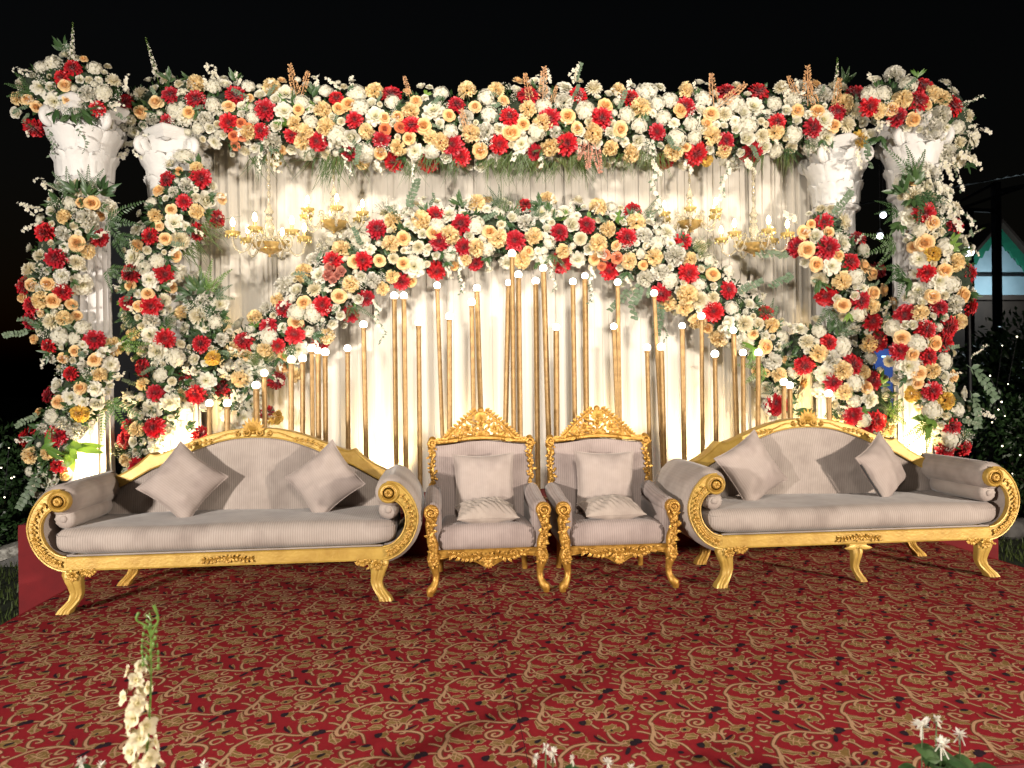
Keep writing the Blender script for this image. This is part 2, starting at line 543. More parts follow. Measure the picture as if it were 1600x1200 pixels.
def gp(x, y):   # pattern drawn from one repeat of the carpet, in ground metres
    q = PZ(860 + x / 6.154, 1000 + y / 6.154, 0)
    return (q.x, q.y)
RIB = [  # scrolling stems: width factor, points
    (1.3, [(975, 835), (955, 800), (990, 750), (1050, 705), (1150, 685), (1250, 680), (1350, 690), (1440, 692), (1490, 680)]),
    (0.9, [(1200, 684), (1150, 700), (1122, 728), (1135, 748)]),
    (1.0, [(1290, 690), (1268, 712), (1290, 740), (1328, 737), (1338, 718)]),
    (1.5, [(975, 800), (985, 850), (990, 900), (978, 950), (1000, 990), (1040, 1015), (1080, 1010), (1096, 990), (1075, 982)]),
    (1.0, [(830, 885), (890, 890), (975, 912)]),
    (0.9, [(1005, 885), (1040, 900), (1080, 940), (1040, 952), (1012, 930), (1005, 890)]),
    (1.0, [(1080, 938), (1130, 960), (1200, 985), (1270, 1005), (1330, 1050), (1385, 1100)]),
    (0.6, [(1085, 960), (1200, 968), (1300, 962)]),
    (1.2, [(1540, 860), (1450, 850), (1360, 835), (1320, 800), (1345, 775), (1400, 765), (1455, 775), (1465, 800), (1430, 820), (1390, 815), (1385, 797), (1412, 792)]),
    (1.3, [(470, 690), (455, 735), (440, 770), (540, 768), (640, 775), (710, 795), (740, 830), (742, 872)]),
    (1.1, [(440, 768), (420, 732), (380, 715), (348, 726), (372, 742)]),
    (1.0, [(395, 815), (435, 845), (470, 858)]),
    (1.0, [(450, 700), (520, 705), (545, 780), (500, 790)]),
    (1.0, [(785, 752), (740, 772), (695, 757), (692, 735), (740, 720), (790, 735), (770, 750)]),
    (1.1, [(655, 632), (612, 592), (560, 578), (520, 595), (542, 606)]),
    (1.0, [(612, 660), (560, 665), (530, 690), (546, 711), (570, 700)]),
    (1.2, [(548, 893), (580, 940), (640, 985), (705, 1000), (740, 990)]),
    (1.2, [(1010, 693), (950, 690), (905, 668), (875, 640), (900, 625), (950, 630), (982, 645), (945, 656)]),
    (0.9, [(845, 985), (900, 970), (970, 970)]),
    (0.8, [(850, 760), (885, 772), (920, 762)]),
    (0.8, [(790, 815), (830, 815)]),
    (0.7, [(1090, 752), (1150, 762), (1230, 775), (1275, 770)]), (0.5, [(1150, 762), (1165, 735)]), (0.5, [(1190, 768), (1215, 745)]), (0.5, [(1150, 765), (1140, 790)]), (0.5, [(1195, 772), (1205, 800)]),
    (0.6, [(1000, 838), (1080, 856), (1190, 862)]), (0.6, [(960, 995), (1010, 1040), (1095, 1092)]), (0.5, [(540, 880), (590, 862), (640, 848)]), (0.5, [(585, 880), (620, 835)]),
    (0.5, [(640, 660), (700, 650), (790, 660)]), (0.6, [(1300, 940), (1350, 930), (1405, 938)]), (0.5, [(1120, 990), (1170, 1000), (1215, 1020)]), (0.5, [(1150, 975), (1165, 1030)]),
    (0.7, [(1530, 900), (1560, 930), (1555, 965), (1520, 985), (1490, 970)]), (0.6, [(900, 590), (940, 600), (985, 590)]), (0.6, [(640, 905), (690, 925), (720, 910)]),
    (0.7, [(1165, 880), (1200, 895), (1240, 890)]), (0.6, [(820, 1030), (860, 1050), (900, 1040)]), (0.7, [(1420, 725), (1455, 740), (1490, 730)]),
]
LEAFP = [  # filled leaf and flower shapes
    [(1050, 752), (1085, 735), (1120, 740), (1140, 716), (1190, 722), (1215, 735), (1250, 732), (1250, 750), (1290, 768), (1265, 782), (1285, 800), (1230, 800), (1200, 818), (1170, 796), (1120, 800), (1110, 775), (1070, 770)],
    [(985, 820), (1050, 835), (1120, 853), (1220, 860), (1150, 880), (1060, 876), (1000, 856)],
    [(948, 985), (990, 1010), (1040, 1050), (1112, 1100), (1035, 1092), (978, 1052)],
    [(1100, 935), (1160, 915), (1236, 918), (1200, 940), (1140, 946)],
    [(1110, 990), (1140, 965), (1180, 985), (1230, 1000), (1225, 1030), (1190, 1045), (1140, 1030)],
    [(1470, 665), (1510, 655), (1545, 665), (1550, 690), (1500, 702), (1470, 690)],
    [(425, 662), (470, 640), (520, 622), (512, 675), (480, 702), (440, 690)],
    [(325, 672), (380, 670), (455, 692), (420, 705), (360, 700)],
    [(335, 778), (385, 780), (395, 810), (360, 825), (330, 812)],
    [(620, 655), (650, 635), (700, 632), (760, 628), (800, 640), (812, 665), (780, 690), (715, 698), (650, 690)],
    [(585, 565), (612, 562), (625, 578), (600, 585)],
    [(498, 845), (560, 825), (620, 818), (640, 840), (690, 850), (690, 890), (630, 890), (590, 905), (540, 890), (520, 865)],
    [(715, 985), (750, 965), (800, 960), (815, 985), (790, 1010), (730, 1008)],
    [(835, 690), (890, 688), (1005, 722), (940, 728), (870, 712)],
    [(1290, 925), (1340, 905), (1400, 912), (1420, 940), (1370, 962), (1300, 958)],
    [(1245, 868), (1275, 848), (1340, 850), (1345, 875), (1300, 890), (1255, 886)],
    [(1410, 885), (1450, 875), (1530, 890), (1500, 905), (1440, 908)],
    [(858, 822), (880, 850), (922, 866), (940, 850), (905, 830)],
    [(545, 762), (590, 755), (640, 712), (610, 760)],
    [(445, 918), (500, 945), (548, 992), (500, 975)],
    [(335, 945), (352, 938), (362, 972), (385, 985), (350, 985)],
    [(1355, 1135), (1430, 1125), (1505, 1140), (1480, 1170), (1400, 1172)],
    [(800, 605), (850, 608), (820, 622)],
    [(690, 550), (760, 540), (800, 560), (740, 575)] ,
]
BLK = [
    [(1540, 660), (1585, 662), (1612, 690), (1570, 700), (1548, 690)],
    [(270, 795), (330, 780), (345, 805), (325, 828), (290, 822)],
    [(700, 668), (735, 652), (762, 655), (740, 680), (712, 685)],
    [(575, 872), (592, 866), (602, 880), (585, 888)],
    [(798, 960), (850, 955), (890, 985), (845, 1005), (812, 990)],
    [(740, 1040), (772, 1042), (765, 1085), (735, 1110), (718, 1092)],
    [(415, 915), (440, 935), (500, 965), (548, 996), (470, 975), (425, 945)],
    [(535, 758), (580, 728), (628, 712), (598, 738), (555, 760)],
    [(1225, 1078), (1260, 1072), (1290, 1092), (1240, 1100)],
    [(1370, 1130), (1420, 1108), (1470, 1120), (1440, 1142)],
    [(1275, 862), (1300, 860), (1310, 876), (1282, 880)],
]
LAT_A, LAT_B = (0.400, 0.231), (0.0, 0.462)
def closed(q):
    n = len(q)
    out = []
    for i in range(n):
        p0, p1, p2, p3 = q[i - 1], q[i], q[(i + 1) % n], q[(i + 2) % n]
        out.append(p1)
        out.append(tuple((-a + 9 * b + 9 * c - d) / 16 for a, b, c, d in zip(p0, p1, p2, p3)))
    return out
def lobed(q):
    """scallop the outline of a leaf or flower"""
    cx, cy = sum(p[0] for p in q) / len(q), sum(p[1] for p in q) / len(q)
    c = closed(q)
    return [(cx + (x - cx) * k, cy + (y - cy) * k) for (x, y), k in zip(c, (0.86, 1.16) * len(q))]
def pattern():
    def flat(kind):
        verts, faces = [], []
        k = 0
        if kind in ('stem', 'shade'):
            for wf, pts in RIB:
                g2 = [gp(*p) for p in interp(pts, max(8, 3 * len(pts)))]
                n = len(g2)
                o = len(verts)
                z = (0.0009 if kind == 'stem' else 0.0002) + 0.00001 * k
                k += 1
                for i, (x, y) in enumerate(g2):
                    ax, ay = g2[max(i - 1, 0)]
                    bx, by = g2[min(i + 1, n - 1)]
                    L = math.hypot(bx - ax, by - ay) or 1
                    w = (0.0036 if kind == 'stem' else 0.0075) * wf * (0.55 + 0.75 * math.sin(PI * (0.15 + 0.7 * i / (n - 1))))
                    nxx, nyy = -(by - ay) / L * w, (bx - ax) / L * w
                    verts += [(x + nxx, y + nyy, z), (x - nxx, y - nyy, z)]
                faces += [(o + 2 * i, o + 2 * i + 1, o + 2 * i + 3, o + 2 * i + 2) for i in range(n - 1)]
            for poly in (LEAFP if kind == 'stem' else []):   # pale outline of each leaf
                g2 = closed(lobed([gp(*p) for p in poly])) if len(poly) <= 10 else closed([gp(*p) for p in poly])
                cx, cy = sum(p[0] for p in g2) / len(g2), sum(p[1] for p in g2) / len(g2)
                o = len(verts)
                z = 0.0009 + 0.00001 * k
                k += 1
                m = len(g2)
                for x, y in g2:
                    L = math.hypot(x - cx, y - cy) or 1
                    e = 0.0018 / L
                    verts += [(x + (x - cx) * e, y + (y - cy) * e, z), (x - (x - cx) * e * 1.0, y - (y - cy) * e * 1.0, z)]
                faces += [(o + 2 * i, o + 2 * i + 1, o + 2 * ((i + 1) % m) + 1, o + 2 * ((i + 1) % m)) for i in range(m)]
        else:
            for poly in (LEAFP if kind == 'leaf' else BLK):
                g2 = closed(lobed([gp(*p) for p in poly])) if (len(poly) <= 10 and kind == 'leaf') else closed([gp(*p) for p in poly])
                if sum(g2[i][0] * g2[(i + 1) % len(g2)][1] - g2[(i + 1) % len(g2)][0] * g2[i][1] for i in range(len(g2))) < 0:
                    g2.reverse()
                o = len(verts)
                z = (0.0006 if kind == 'leaf' else 0.0018) + 0.00001 * k
                k += 1
                verts += [(x, y, z) for x, y in g2]
                faces.append(tuple(range(o, o + len(g2))))
        return np.array(verts), faces
    for kind, m, nm in (('shade', 'carpet_brown', 'woven_shading'), ('stem', 'carpet_beige', 'woven_vine'), ('leaf', 'carpet_olive', 'woven_leaf'), ('dark', 'carpet_black', 'woven_accent')):
        V, Fc = flat(kind)
        c0 = np.array(gp(1180, 765))
        V = V.copy()
        V[:, :2] -= c0
        allv, allf = [], []
        o = 0
        for a in range(-9, 12):
            for b in range(-16, 16):
                ox = c0[0] + a * LAT_A[0] + b * LAT_B[0]
                oy = c0[1] + a * LAT_A[1] + b * LAT_B[1]
                W = V + np.array([ox, oy, 0])
                inside = (W[:, 0] > SX0 + 0.002) & (W[:, 0] < SX1 - 0.002) & (W[:, 1] > SY0) & (W[:, 1] < SY1 - 0.004)
                if not inside.any():
                    continue
                W[:, 2] += 0.0022 * np.sin(W[:, 0] * 2.1 + 0.7) * np.sin(W[:, 1] * 2.7) + 0.0012 * np.sin(W[:, 0] * 7 + W[:, 1] * 3)
                if inside.all():
                    fs = Fc
                else:
                    fs = [f for f in Fc if all(inside[i] for i in f)]
                allv.append(W)
                allf += [tuple(i + o for i in f) for f in fs]
                o += len(W)
        me = bpy.data.meshes.new(nm)
        me.from_pydata(np.vstack(allv).tolist(), [], allf)
        me.materials.append(MATS[m])
        tag(link(nm, me, carpet), kind='stuff')
pattern()
g = MB()   # seam where the two widths of carpet meet
g.grid([[(0.30 + 0.004 * math.sin(y * 3) + dx, y, carpet_z(0.3, y) + 0.0022) for dx in (-0.0012, 0.0012)] for y in [SY0 + (SY1 - SY0) * k / 40 for k in range(41)]])
g.build('carpet_seam', 'carpet_black', carpet)

# raised back platform wrapped in red cloth
PLAT = 0.335
PX0, PX1, PY0, PY1 = -3.17, 4.78, 1.215, 2.95
g = MB()
g.rbox((PX0, PY0, GROUND), (PX1, PY1, PLAT), 0.012, 6)
tag(g.build('back_platform', 'red_cloth', auto=30), 'raised back platform wrapped in red cloth', kind='structure')

# ------------------------------------------------------------------ pleated backdrop curtain
random.seed(11)
CURT_Y = 2.34
def curtain():
    root = thing('backdrop_curtain', 'cream pleated backdrop curtain hanging between the inner white columns', 'curtain', (0.75, CURT_Y, PLAT))
    x0, x1 = -2.42, 3.98
    npan = 7
    bounds = [x0 + (x1 - x0) * k / npan for k in range(npan + 1)]
    zs = [0.004, 0.25, 0.7, 1.2, 1.7, 2.2, 2.7, 3.33]
    for k in range(npan):
        a, b = bounds[k], bounds[k + 1] + 0.03
        # irregular knife pleats: each fold steps forward and falls back
        xs, ys = [], []
        x = a
        deep = 2.6 if k in (0, npan - 1) else 1.0
        while x < b - 0.02:
            w = random.uniform(0.055, 0.15) / (1.5 if deep > 1 else 1)
            amp = random.uniform(0.005, 0.014) * deep
            for t, yy in ((0.0, -amp), (0.06, -amp * 1.02), (0.16, -amp * 0.75), (0.35, -amp * 0.35), (0.6, -amp * 0.1), (0.85, 0.0), (0.96, amp * 0.25), (0.985, amp * 0.1)):
                xs.append(min(x + w * t, b))
                ys.append(yy)
            x += w
        g = MB()
        rows = []
        for z in zs:
            sw = 0.006 * math.sin(z * 2.3 + k)
            rows.append([(xx + sw * math.sin(xx * 9 + z), CURT_Y + 0.02 * (k % 2) + yy * (0.8 + 0.25 * math.sin(xx * 5 + z * 1.3)), PLAT + z) for xx, yy in zip(xs, ys)])
        # hem turned back to give the cloth a thickness at the floor
        g.grid(rows[::-1])
        g.build('curtain_panel', 'curtain', root, auto=50, loc=-root.location)
    # the batten and posts that carry the cloth
    g = MB()
    g.bar((x0 - 0.05, CURT_Y + 0.07, PLAT + 3.30), (x1 + 0.05, CURT_Y + 0.07, PLAT + 3.30), 0.05)
    for x in (x0 + 0.02, (x0 + x1) / 2, x1 - 0.02):
        g.bar((x, CURT_Y + 0.10, PLAT), (x, CURT_Y + 0.10, PLAT + 3.27), 0.05)
    g.build('support_frame', 'shade_metal', root, smooth=False, loc=-root.location)
curtain()

# ------------------------------------------------------------------ white columns
def column_mesh_parts():
    parts = []
    R = 0.185
    g = MB()   # fluted shaft
    def fl(r, z, a):
        return r * (1 - 0.075 * abs(math.sin(a * 10)) ** 0.6 if 0.30 < z < 2.58 else 1.0)
    prof = [(R * 1.02, 0.20), (R * 1.02, 0.29), (R * 1.04, 0.305)] + [(R * (1.04 - 0.10 * k / 12), 0.32 + 2.24 * k / 12) for k in range(13)] + [(R * 0.96, 2.60), (R * 0.96, 2.63)]
    g.lathe(prof, 120, fn=fl)
    parts.append(('shaft', g.mesh('shaft', 'plaster', True, 60)))
    g = MB()   # plinth and torus base
    g.box((0, 0, 0.04), (0.49, 0.49, 0.08))
    g.lathe([(0.235, 0.08), (0.245, 0.10), (0.235, 0.125), (0.215, 0.135), (0.205, 0.15), (0.215, 0.165), (0.225, 0.18), (0.21, 0.20), (0.19, 0.205)], 40)
    parts.append(('base', g.mesh('base', 'plaster', True, 40)))
    g = MB()   # astragal ring and capital bell
    g.lathe([(0.18, 2.60), (0.215, 2.615), (0.222, 2.635), (0.21, 2.655), (0.185, 2.66), (0.19, 2.72), (0.20, 2.9), (0.205, 3.05), (0.23, 3.16), (0.25, 3.18), (0.245, 3.2)], 40)
    # abacus with concave sides
    rows = []
    for z, s_ in ((3.165, 0.93), (3.19, 1.0), (3.215, 0.97), (3.23, 1.02), (3.255, 1.06), (3.27, 1.03)):
        row = []
        for k in range(32):
            a = 2 * PI * k / 32 + PI / 4
            q = abs(math.cos(2 * (a - PI / 4)))
            r = (0.236 + 0.085 * (1 - q) ** 1.3) * s_
            row.append((r * math.cos(a), r * math.sin(a), z))
        rows.append(row)
    g.grid(rows, closed_v=True)
    o = len(g.v)
    g.f.append(tuple(range(o - 32, o)))
    parts.append(('capital', g.mesh('capital', 'plaster', True, 45)))
    return parts
def bell_r(z):
    return 0.19 + 0.01 * (z - 2.66) / 0.24 + 0.038 * max(0, (z - 2.9) / 0.28) ** 1.6
def acanthus(row):
    """one curling leaf of the capital, standing at angle 0"""
    g = MB()
    z0, h, r0, w = (2.665, 0.24, 0.195, 0.175) if row == 0 else (2.70, 0.40, 0.20, 0.185)
    rows = []
    n, mcols = 9, 7
    for i in range(n + 1):
        t = i / n
        curl = max(0, (t - 0.62) / 0.38)
        z = z0 + h * (t if t < 0.8 else 0.8 + 0.2 * math.sin((t - 0.8) / 0.2 * 2.2) / 1.0 * 0.55)
        r = bell_r(z) + 0.004 + 0.010 * t + (0.026 + 0.012 * row) * math.sin(curl * PI * 0.7)
        ww = w * (0.75 + 0.35 * math.sin(PI * t)) * (1 if t < 0.85 else 1 - (t - 0.85) * 4.2)
        row_ = []
        for j in range(mcols):
            u = j / (mcols - 1) * 2 - 1
            lob = 1 + 0.07 * math.cos(t * 22) * abs(u)
            rr = r + 0.014 * (1 - u * u) + 0.007 * math.cos(u * 3 * PI)
            a = u * ww * 0.5 * lob / r0
            row_.append((rr * math.cos(a), rr * math.sin(a), z - 0.03 * abs(u) * t))
        rows.append(row_)
    g.grid([r[::-1] for r in rows])
    return g.mesh('acanthus_leaf', 'plaster', True, 70)
def volute_mesh():
    """corner scroll at angle 0"""
    g = MB()
    pts, rad = [], []
    for k in range(8):   # stalk rising from the bell
        t = k / 7
        pts.append((0.20 + 0.085 * t ** 1.5, 0, 2.93 + 0.20 * t))
        rad.append(0.03 + 0.016 * t)
    for k in range(20):  # scroll
        t = k / 19
        a = PI / 2 - t * 3.2 * PI * 0.9
        r = 0.068 * (1 - 0.85 * t)
        pts.append((0.268 + r * math.cos(a), 0, 3.105 + r * math.sin(a)))
        rad.append(0.036 - 0.014 * t)
    rows = []
    for p, r in zip(pts, rad):
        rows.append((p, r))
    g.tube([p for p, r in rows], [r for p, r in rows], 8)
    return g.mesh('volute', 'plaster', True, 60)
COLP = column_mesh_parts()
LEAF0, LEAF1, VOL = acanthus(0), acanthus(1), volute_mesh()
gflo = MB()
gflo.lathe([(0.0, 0.05), (0.03, 0.045), (0.05, 0.02), (0.055, 0.0)], 14, axis='Y')
FLEUR = gflo.mesh('fleuron', 'plaster')
COLS = {}
def column(X, Y, label, rz=0.0, H=1.0):
    root = thing('column', label, 'column', (X, Y, PLAT), rz, 'white columns of the floral stage backdrop')
    root.scale = (1, 1, H)
    for nm, me in COLP:
        link(nm, me, root)
    for k in range(8):
        link('acanthus_leaf', LEAF0, root, None, Quaternion((0, 0, 1), 2 * PI * k / 8))
        link('acanthus_leaf', LEAF1, root, None, Quaternion((0, 0, 1), 2 * PI * (k + 0.5) / 8))
    for k in range(4):
        link('volute', VOL, root, None, Quaternion((0, 0, 1), PI / 2 * k + PI / 4))
        q = Quaternion((0, 0, 1), PI / 2 * k)
        link('fleuron', FLEUR, root, q @ Vector((0, -0.232, 3.2)), q)
    return root
column(P(135, 400, 1.7).x, 1.70, 'white fluted column farthest left, rising from behind the left sofa arm', 0.15, 1.02)
column(P(275, 400, 2.02).x, 2.02, 'white fluted column at the left edge of the cream curtain', 0.05, 0.985)
column(P(1306, 400, 2.02).x, 2.02, 'white fluted column at the right edge of the cream curtain', -0.1, 1.0)
column(P(1428, 400, 1.75).x, 1.75, 'white fluted column farthest right, beside the dark garden', -0.2, 1.03)

# ------------------------------------------------------------------ gold poles with globe bulbs
POLES = [  # bulb px, bulb py, px where it meets y=700, depth
    (327, 630, 327, 1.60), (355, 630, 355, 1.66), (400, 602, 402, 1.62), (413, 583, 414, 1.70), (455, 562, 455, 1.70), (473, 560, 473, 1.78),
    (487, 544, 489, 1.66), (497, 548, 498, 1.84), (508, 550, 509, 1.74), (543, 544, 544, 1.68), (568, 507, 572, 1.78), (616, 462, 619, 1.82),
    (631, 462, 634, 1.74), (654, 504, 656, 1.66), (683, 446, 692, 1.80), (702, 494, 703, 1.70), (737, 472, 741, 1.72), (745, 450, 753, 1.84),
    (795, 442, 789, 1.90), (800, 396, 803, 1.66), (810, 429, 813, 1.76), (837, 439, 840, 1.84), (849, 419, 858, 1.74), (869, 511, 870, 1.66),
    (895, 440, 899, 1.78), (914, 431, 917, 1.86), (959, 510, 966, 1.70), (965, 441, 969, 1.82), (1011, 543, 1015, 1.68), (1022, 458, 1034, 1.80),
    (1033, 542, 1037, 1.66), (1066, 509, 1069, 1.74), (1096, 494, 1098, 1.82), (1117, 553, 1119, 1.68), (1146, 516, 1152, 1.78), (1161, 551, 1162, 1.70),
    (1185, 551, 1184, 1.80), (1225, 597, 1225, 1.66), (1234, 602, 1235, 1.74), (1295, 615, 1297, 1.64)]
g = MB()
g.sphere((0, 0, 0), 0.030, 10)
GLOBE = g.mesh('globe_bulb', 'globe_light')
g = MB()
g.lathe([(0.021, -0.05), (0.023, -0.045), (0.023, -0.028), (0.016, -0.024)], 14)
SOCK = g.mesh('bulb_socket', 'pole_gold', True, 40)
g = MB()
g.lathe([(0.055, 0.0), (0.055, 0.008), (0.028, 0.012), (0.028, 0.02)], 16)
POLEBASE = g.mesh('base_plate', 'pole_gold', True, 40)
def pole_label(i, n):
    if POLES[i][1] == min(p[1] for p in POLES):
        return 'tallest gold pole with a lit globe bulb, at the very middle of the backdrop'
    if i < n // 2:
        return 'gold pole with a lit globe bulb, %s from the left in the row' % ORD[i]
    return 'gold pole with a lit globe bulb, %s from the right in the row' % ORD[n - 1 - i]
random.seed(3)
for i, (bx, by, bx2, Y) in enumerate(POLES):
    top = P(bx, by, Y)
    low = P(bx2, 700, Y)
    d = (low - top)
    foot = top + d * ((top.z - PLAT) / -d.z)
    root = thing('light_pole', pole_label(i, len(POLES)), 'pole', foot, 0, 'gold poles with globe bulbs')
    L = (top - foot).length
    q = (top - foot).to_track_quat('Z', 'Y')
    g = MB()
    r = random.choice([0.019, 0.021, 0.023])
    # square-ish fluted rod
    rows = []
    nseg = 16
    for z in (0.01, L * 0.25, L * 0.5, L * 0.75, L - 0.045):
        rows.append([(r * (1 + 0.10 * math.cos(4 * a)) * math.cos(a), r * (1 + 0.10 * math.cos(4 * a)) * math.sin(a), z) for a in (2 * PI * k / nseg for k in range(nseg))])
    g.grid(rows, closed_v=True)
    o = g.build('pole', 'pole_gold', root, auto=60)
    o.rotation_mode = 'QUATERNION'
    o.rotation_quaternion = q @ Quaternion((0, 0, 1), random.uniform(0, 1.5))
    link('base_plate', POLEBASE, root)
    link('bulb_socket', SOCK, root, q @ Vector((0, 0, L)), q)
    link('globe_bulb', GLOBE, root, q @ Vector((0, 0, L)), None, random.uniform(0.95, 1.12))

# ------------------------------------------------------------------ chandeliers
def chand_meshes():
    M = {}
    g = MB()
    g.lathe([(0.0, -0.115), (0.012, -0.11), (0.008, -0.095), (0.03, -0.085), (0.07, -0.07), (0.10, -0.05), (0.118, -0.025), (0.122, -0.01), (0.112, -0.012), (0.08, -0.04), (0.03, -0.06)], 28, fn=lambda r, z, a: r * (1 + 0.03 * math.cos(14 * a)))
    M['bowl'] = g.mesh('glass_bowl', 'amber_bowl', True, 70)
    g = MB()
    g.lathe([(0.012, -0.06), (0.02, -0.02), (0.045, 0.005), (0.028, 0.02), (0.022, 0.04), (0.03, 0.07), (0.04, 0.10), (0.034, 0.14), (0.018, 0.165), (0.032, 0.175), (0.032, 0.19), (0.016, 0.20), (0.026, 0.22), (0.036, 0.235), (0.02, 0.26), (0.012, 0.30)], 18)
    M['stem'] = g.mesh('stem', 'amber_glass', True, 60)
    g = MB()
    pts = interp([(0.03, 0, -0.03), (0.07, 0, 0.03), (0.115, 0, 0.02), (0.15, 0, -0.05), (0.20, 0, -0.085), (0.245, 0, -0.06), (0.262, 0, 0.0), (0.262, 0, 0.035)], 26)
    g.tube(pts, [0.009 + 0.003 * math.cos(k * 1.7) for k in range(26)], 8)
    # small counter scroll on the arm
    g.tube([(0.12 + 0.03 * (1 - k / 14) * math.cos(k * 0.55), 0, 0.045 + 0.03 * (1 - k / 14) * math.sin(k * 0.55)) for k in range(14)], 0.006, 6)
    M['arm'] = g.mesh('glass_arm', 'amber_glass', True, 70)
    g = MB()
    g.lathe([(0.008, 0.025), (0.03, 0.032), (0.052, 0.05), (0.056, 0.062), (0.046, 0.054), (0.02, 0.044), (0.012, 0.05)], 18, fn=lambda r, z, a: r * (1 + 0.05 * math.cos(9 * a)))
    for k in range(6):
        a = 2 * PI * k / 6
        g.sphere((0.05 * math.cos(a), 0.05 * math.sin(a), 0.03), 0.009, 4, (0.8, 0.8, 1.7))
    M['cup'] = g.mesh('drip_cup', 'brass', True, 60)
    g = MB()
    g.lathe([(0.012, 0.046), (0.0125, 0.10), (0.009, 0.102)], 12)
    M['tube'] = g.mesh('candle_tube', 'brass', True, 40)
    g = MB()
    g.lathe([(0.007, 0.10), (0.013, 0.112), (0.0175, 0.128), (0.015, 0.145), (0.008, 0.163), (0.0, 0.172)], 12)
    M['bulb'] = g.mesh('candle_bulb', 'candle_light')
    g = MB()
    g.lathe([(0.0, -0.055), (0.008, -0.045), (0.010, -0.03), (0.004, -0.015), (0.001, 0)], 6)
    M['drop'] = g.mesh('crystal_drop', 'amber_glass', True, 30)
    return M
CH = chand_meshes()
def chandelier(px, py, Y, label, sc, rz, rodlen, narm=6, tilt=0.0, skip=()):
    c = P(px, py, Y)
    root = thing('chandelier', label, 'chandelier', c, rz, 'lit glass chandeliers in front of the curtain')
    root.scale = (sc, sc, sc)
    link('glass_bowl', CH['bowl'], root)
    link('stem', CH['stem'], root)
    g = MB()
    L = rodlen / sc
    g.tube([(0, 0, 0.28), (0, 0, L)], 0.006, 10)
    z = 0.34
    while z < L - 0.05:
        g.lathe([(0.006, z), (0.013, z + 0.012), (0.015, z + 0.03), (0.013, z + 0.045), (0.006, z + 0.055)], 12)
        z += 0.058
    g.build('hanging_rod', 'amber_glass', root, auto=50)
    for k in range(narm):
        q = Quaternion((0, 0, 1), 2 * PI * k / narm)
        arm = link('arm', CH['arm'], root, None, q)
        tip = Vector((0.262, 0, 0))
        link('drip_cup', CH['cup'], arm, tip)
        link('candle_tube', CH['tube'], arm, tip)
        if k not in skip:
            link('candle_bulb', CH['bulb'], arm, tip)
        link('crystal_drop', CH['drop'], root, q @ Vector((0.118, 0, -0.012)))
    return root
chandelier(421, 379, 1.80, 'lit glass chandelier hanging lowest on the left, nearer the left columns', 1.12, 0.35, 0.95)
chandelier(522, 345, 1.95, 'lit glass chandelier hanging higher on the left, above the arch flowers', 1.02, 0.75, 0.75)
chandelier(1078, 345, 1.95, 'lit glass chandelier hanging higher on the right, above the arch flowers', 1.0, 0.2, 0.75, skip=(4,))
chandelier(1178, 380, 1.80, 'lit glass chandelier hanging lowest on the right, nearer the right columns', 1.10, 0.55, 0.95, skip=(1,))

# ------------------------------------------------------------------ floor uplights standing on the platform behind the seats
g = MB()
g.lathe([(0.0, 0.0), (0.06, 0.0), (0.065, 0.02), (0.065, 0.13), (0.06, 0.14), (0.052, 0.138)], 18)
CAN = g.mesh('housing', 'shade_metal', True, 40)
g = MB()
g.lathe([(0.052, 0.134), (0.0, 0.136)], 18)
LENS = g.mesh('lens', 'par_lens', True, 40)
g = MB()
for s_ in (-1, 1):
    g.bar((s_ * 0.075, 0, -0.02), (s_ * 0.075, 0, 0.09), 0.012)
g.bar((-0.081, 0, -0.02), (0.081, 0, -0.02), 0.012)
YOKE = g.mesh('yoke', 'shade_metal', False)
def uplight(px, Y, target, power, label, cone=80, col=(1.0, 0.73, 0.36)):
    x = P(px, 700, Y).x
    root = thing('uplight', label, 'uplight', (x, Y, PLAT + 0.03), 0, 'floor uplights behind the seats')
    d = Vector(target) - Vector((x, Y, PLAT + 0.05))
    q = d.to_track_quat('Z', 'Y')
    link('housing', CAN, root, None, q)
    link('lens', LENS, root, None, q)
    link('yoke', YOKE, root)
    l = bpy.data.lights.new('uplight_beam', 'SPOT')
    l.energy = power
    l.color = col
    l.spot_size = math.radians(cone)
    l.spot_blend = 0.8
    l.shadow_soft_size = 0.05
    o = bpy.data.objects.new('uplight_beam', l)
    C.objects.link(o)
    o.location = Vector((x, Y, PLAT + 0.03)) + d.normalized() * 0.16
    o.rotation_euler = d.to_track_quat('-Z', 'Y').to_euler()
for px, Y, tx, ty, tz, pw, lb in (
        (440, 1.85, P(445, 600, 2.3).x, 2.34, 0.78, 45, 'floor uplight behind the left sofa, its middle'),
        (595, 1.80, P(600, 600, 2.3).x, 2.34, 0.78, 75, 'floor uplight behind the left sofa, its right end'),
        (735, 1.85, P(735, 600, 2.3).x, 2.34, 0.78, 64, 'floor uplight behind the left armchair'),
        (965, 1.85, P(955, 600, 2.3).x, 2.34, 0.78, 66, 'floor uplight behind the right armchair'),
        (1090, 1.80, P(1085, 600, 2.3).x, 2.34, 0.78, 81, 'floor uplight behind the right sofa, its left end'),
        (1215, 1.85, P(1205, 600, 2.3).x, 2.34, 0.78, 45, 'floor uplight behind the right sofa, its middle'),
        (130, 1.32, P(130, 600, 1.7).x, 1.7, 1.3, 163, 'floor uplight at the foot of the farthest left column'),
        (290, 1.60, P(280, 600, 2.0).x, 2.05, 1.4, 223, 'floor uplight at the foot of the left curtain column'),
        (1290, 1.60, P(1300, 600, 2.0).x, 2.05, 1.4, 194, 'floor uplight at the foot of the right curtain column'),
        (1425, 1.36, P(1428, 600, 1.75).x, 1.75, 1.3, 134, 'floor uplight at the foot of the farthest right column')):
    uplight(px, Y, (tx, ty, tz), pw, lb)

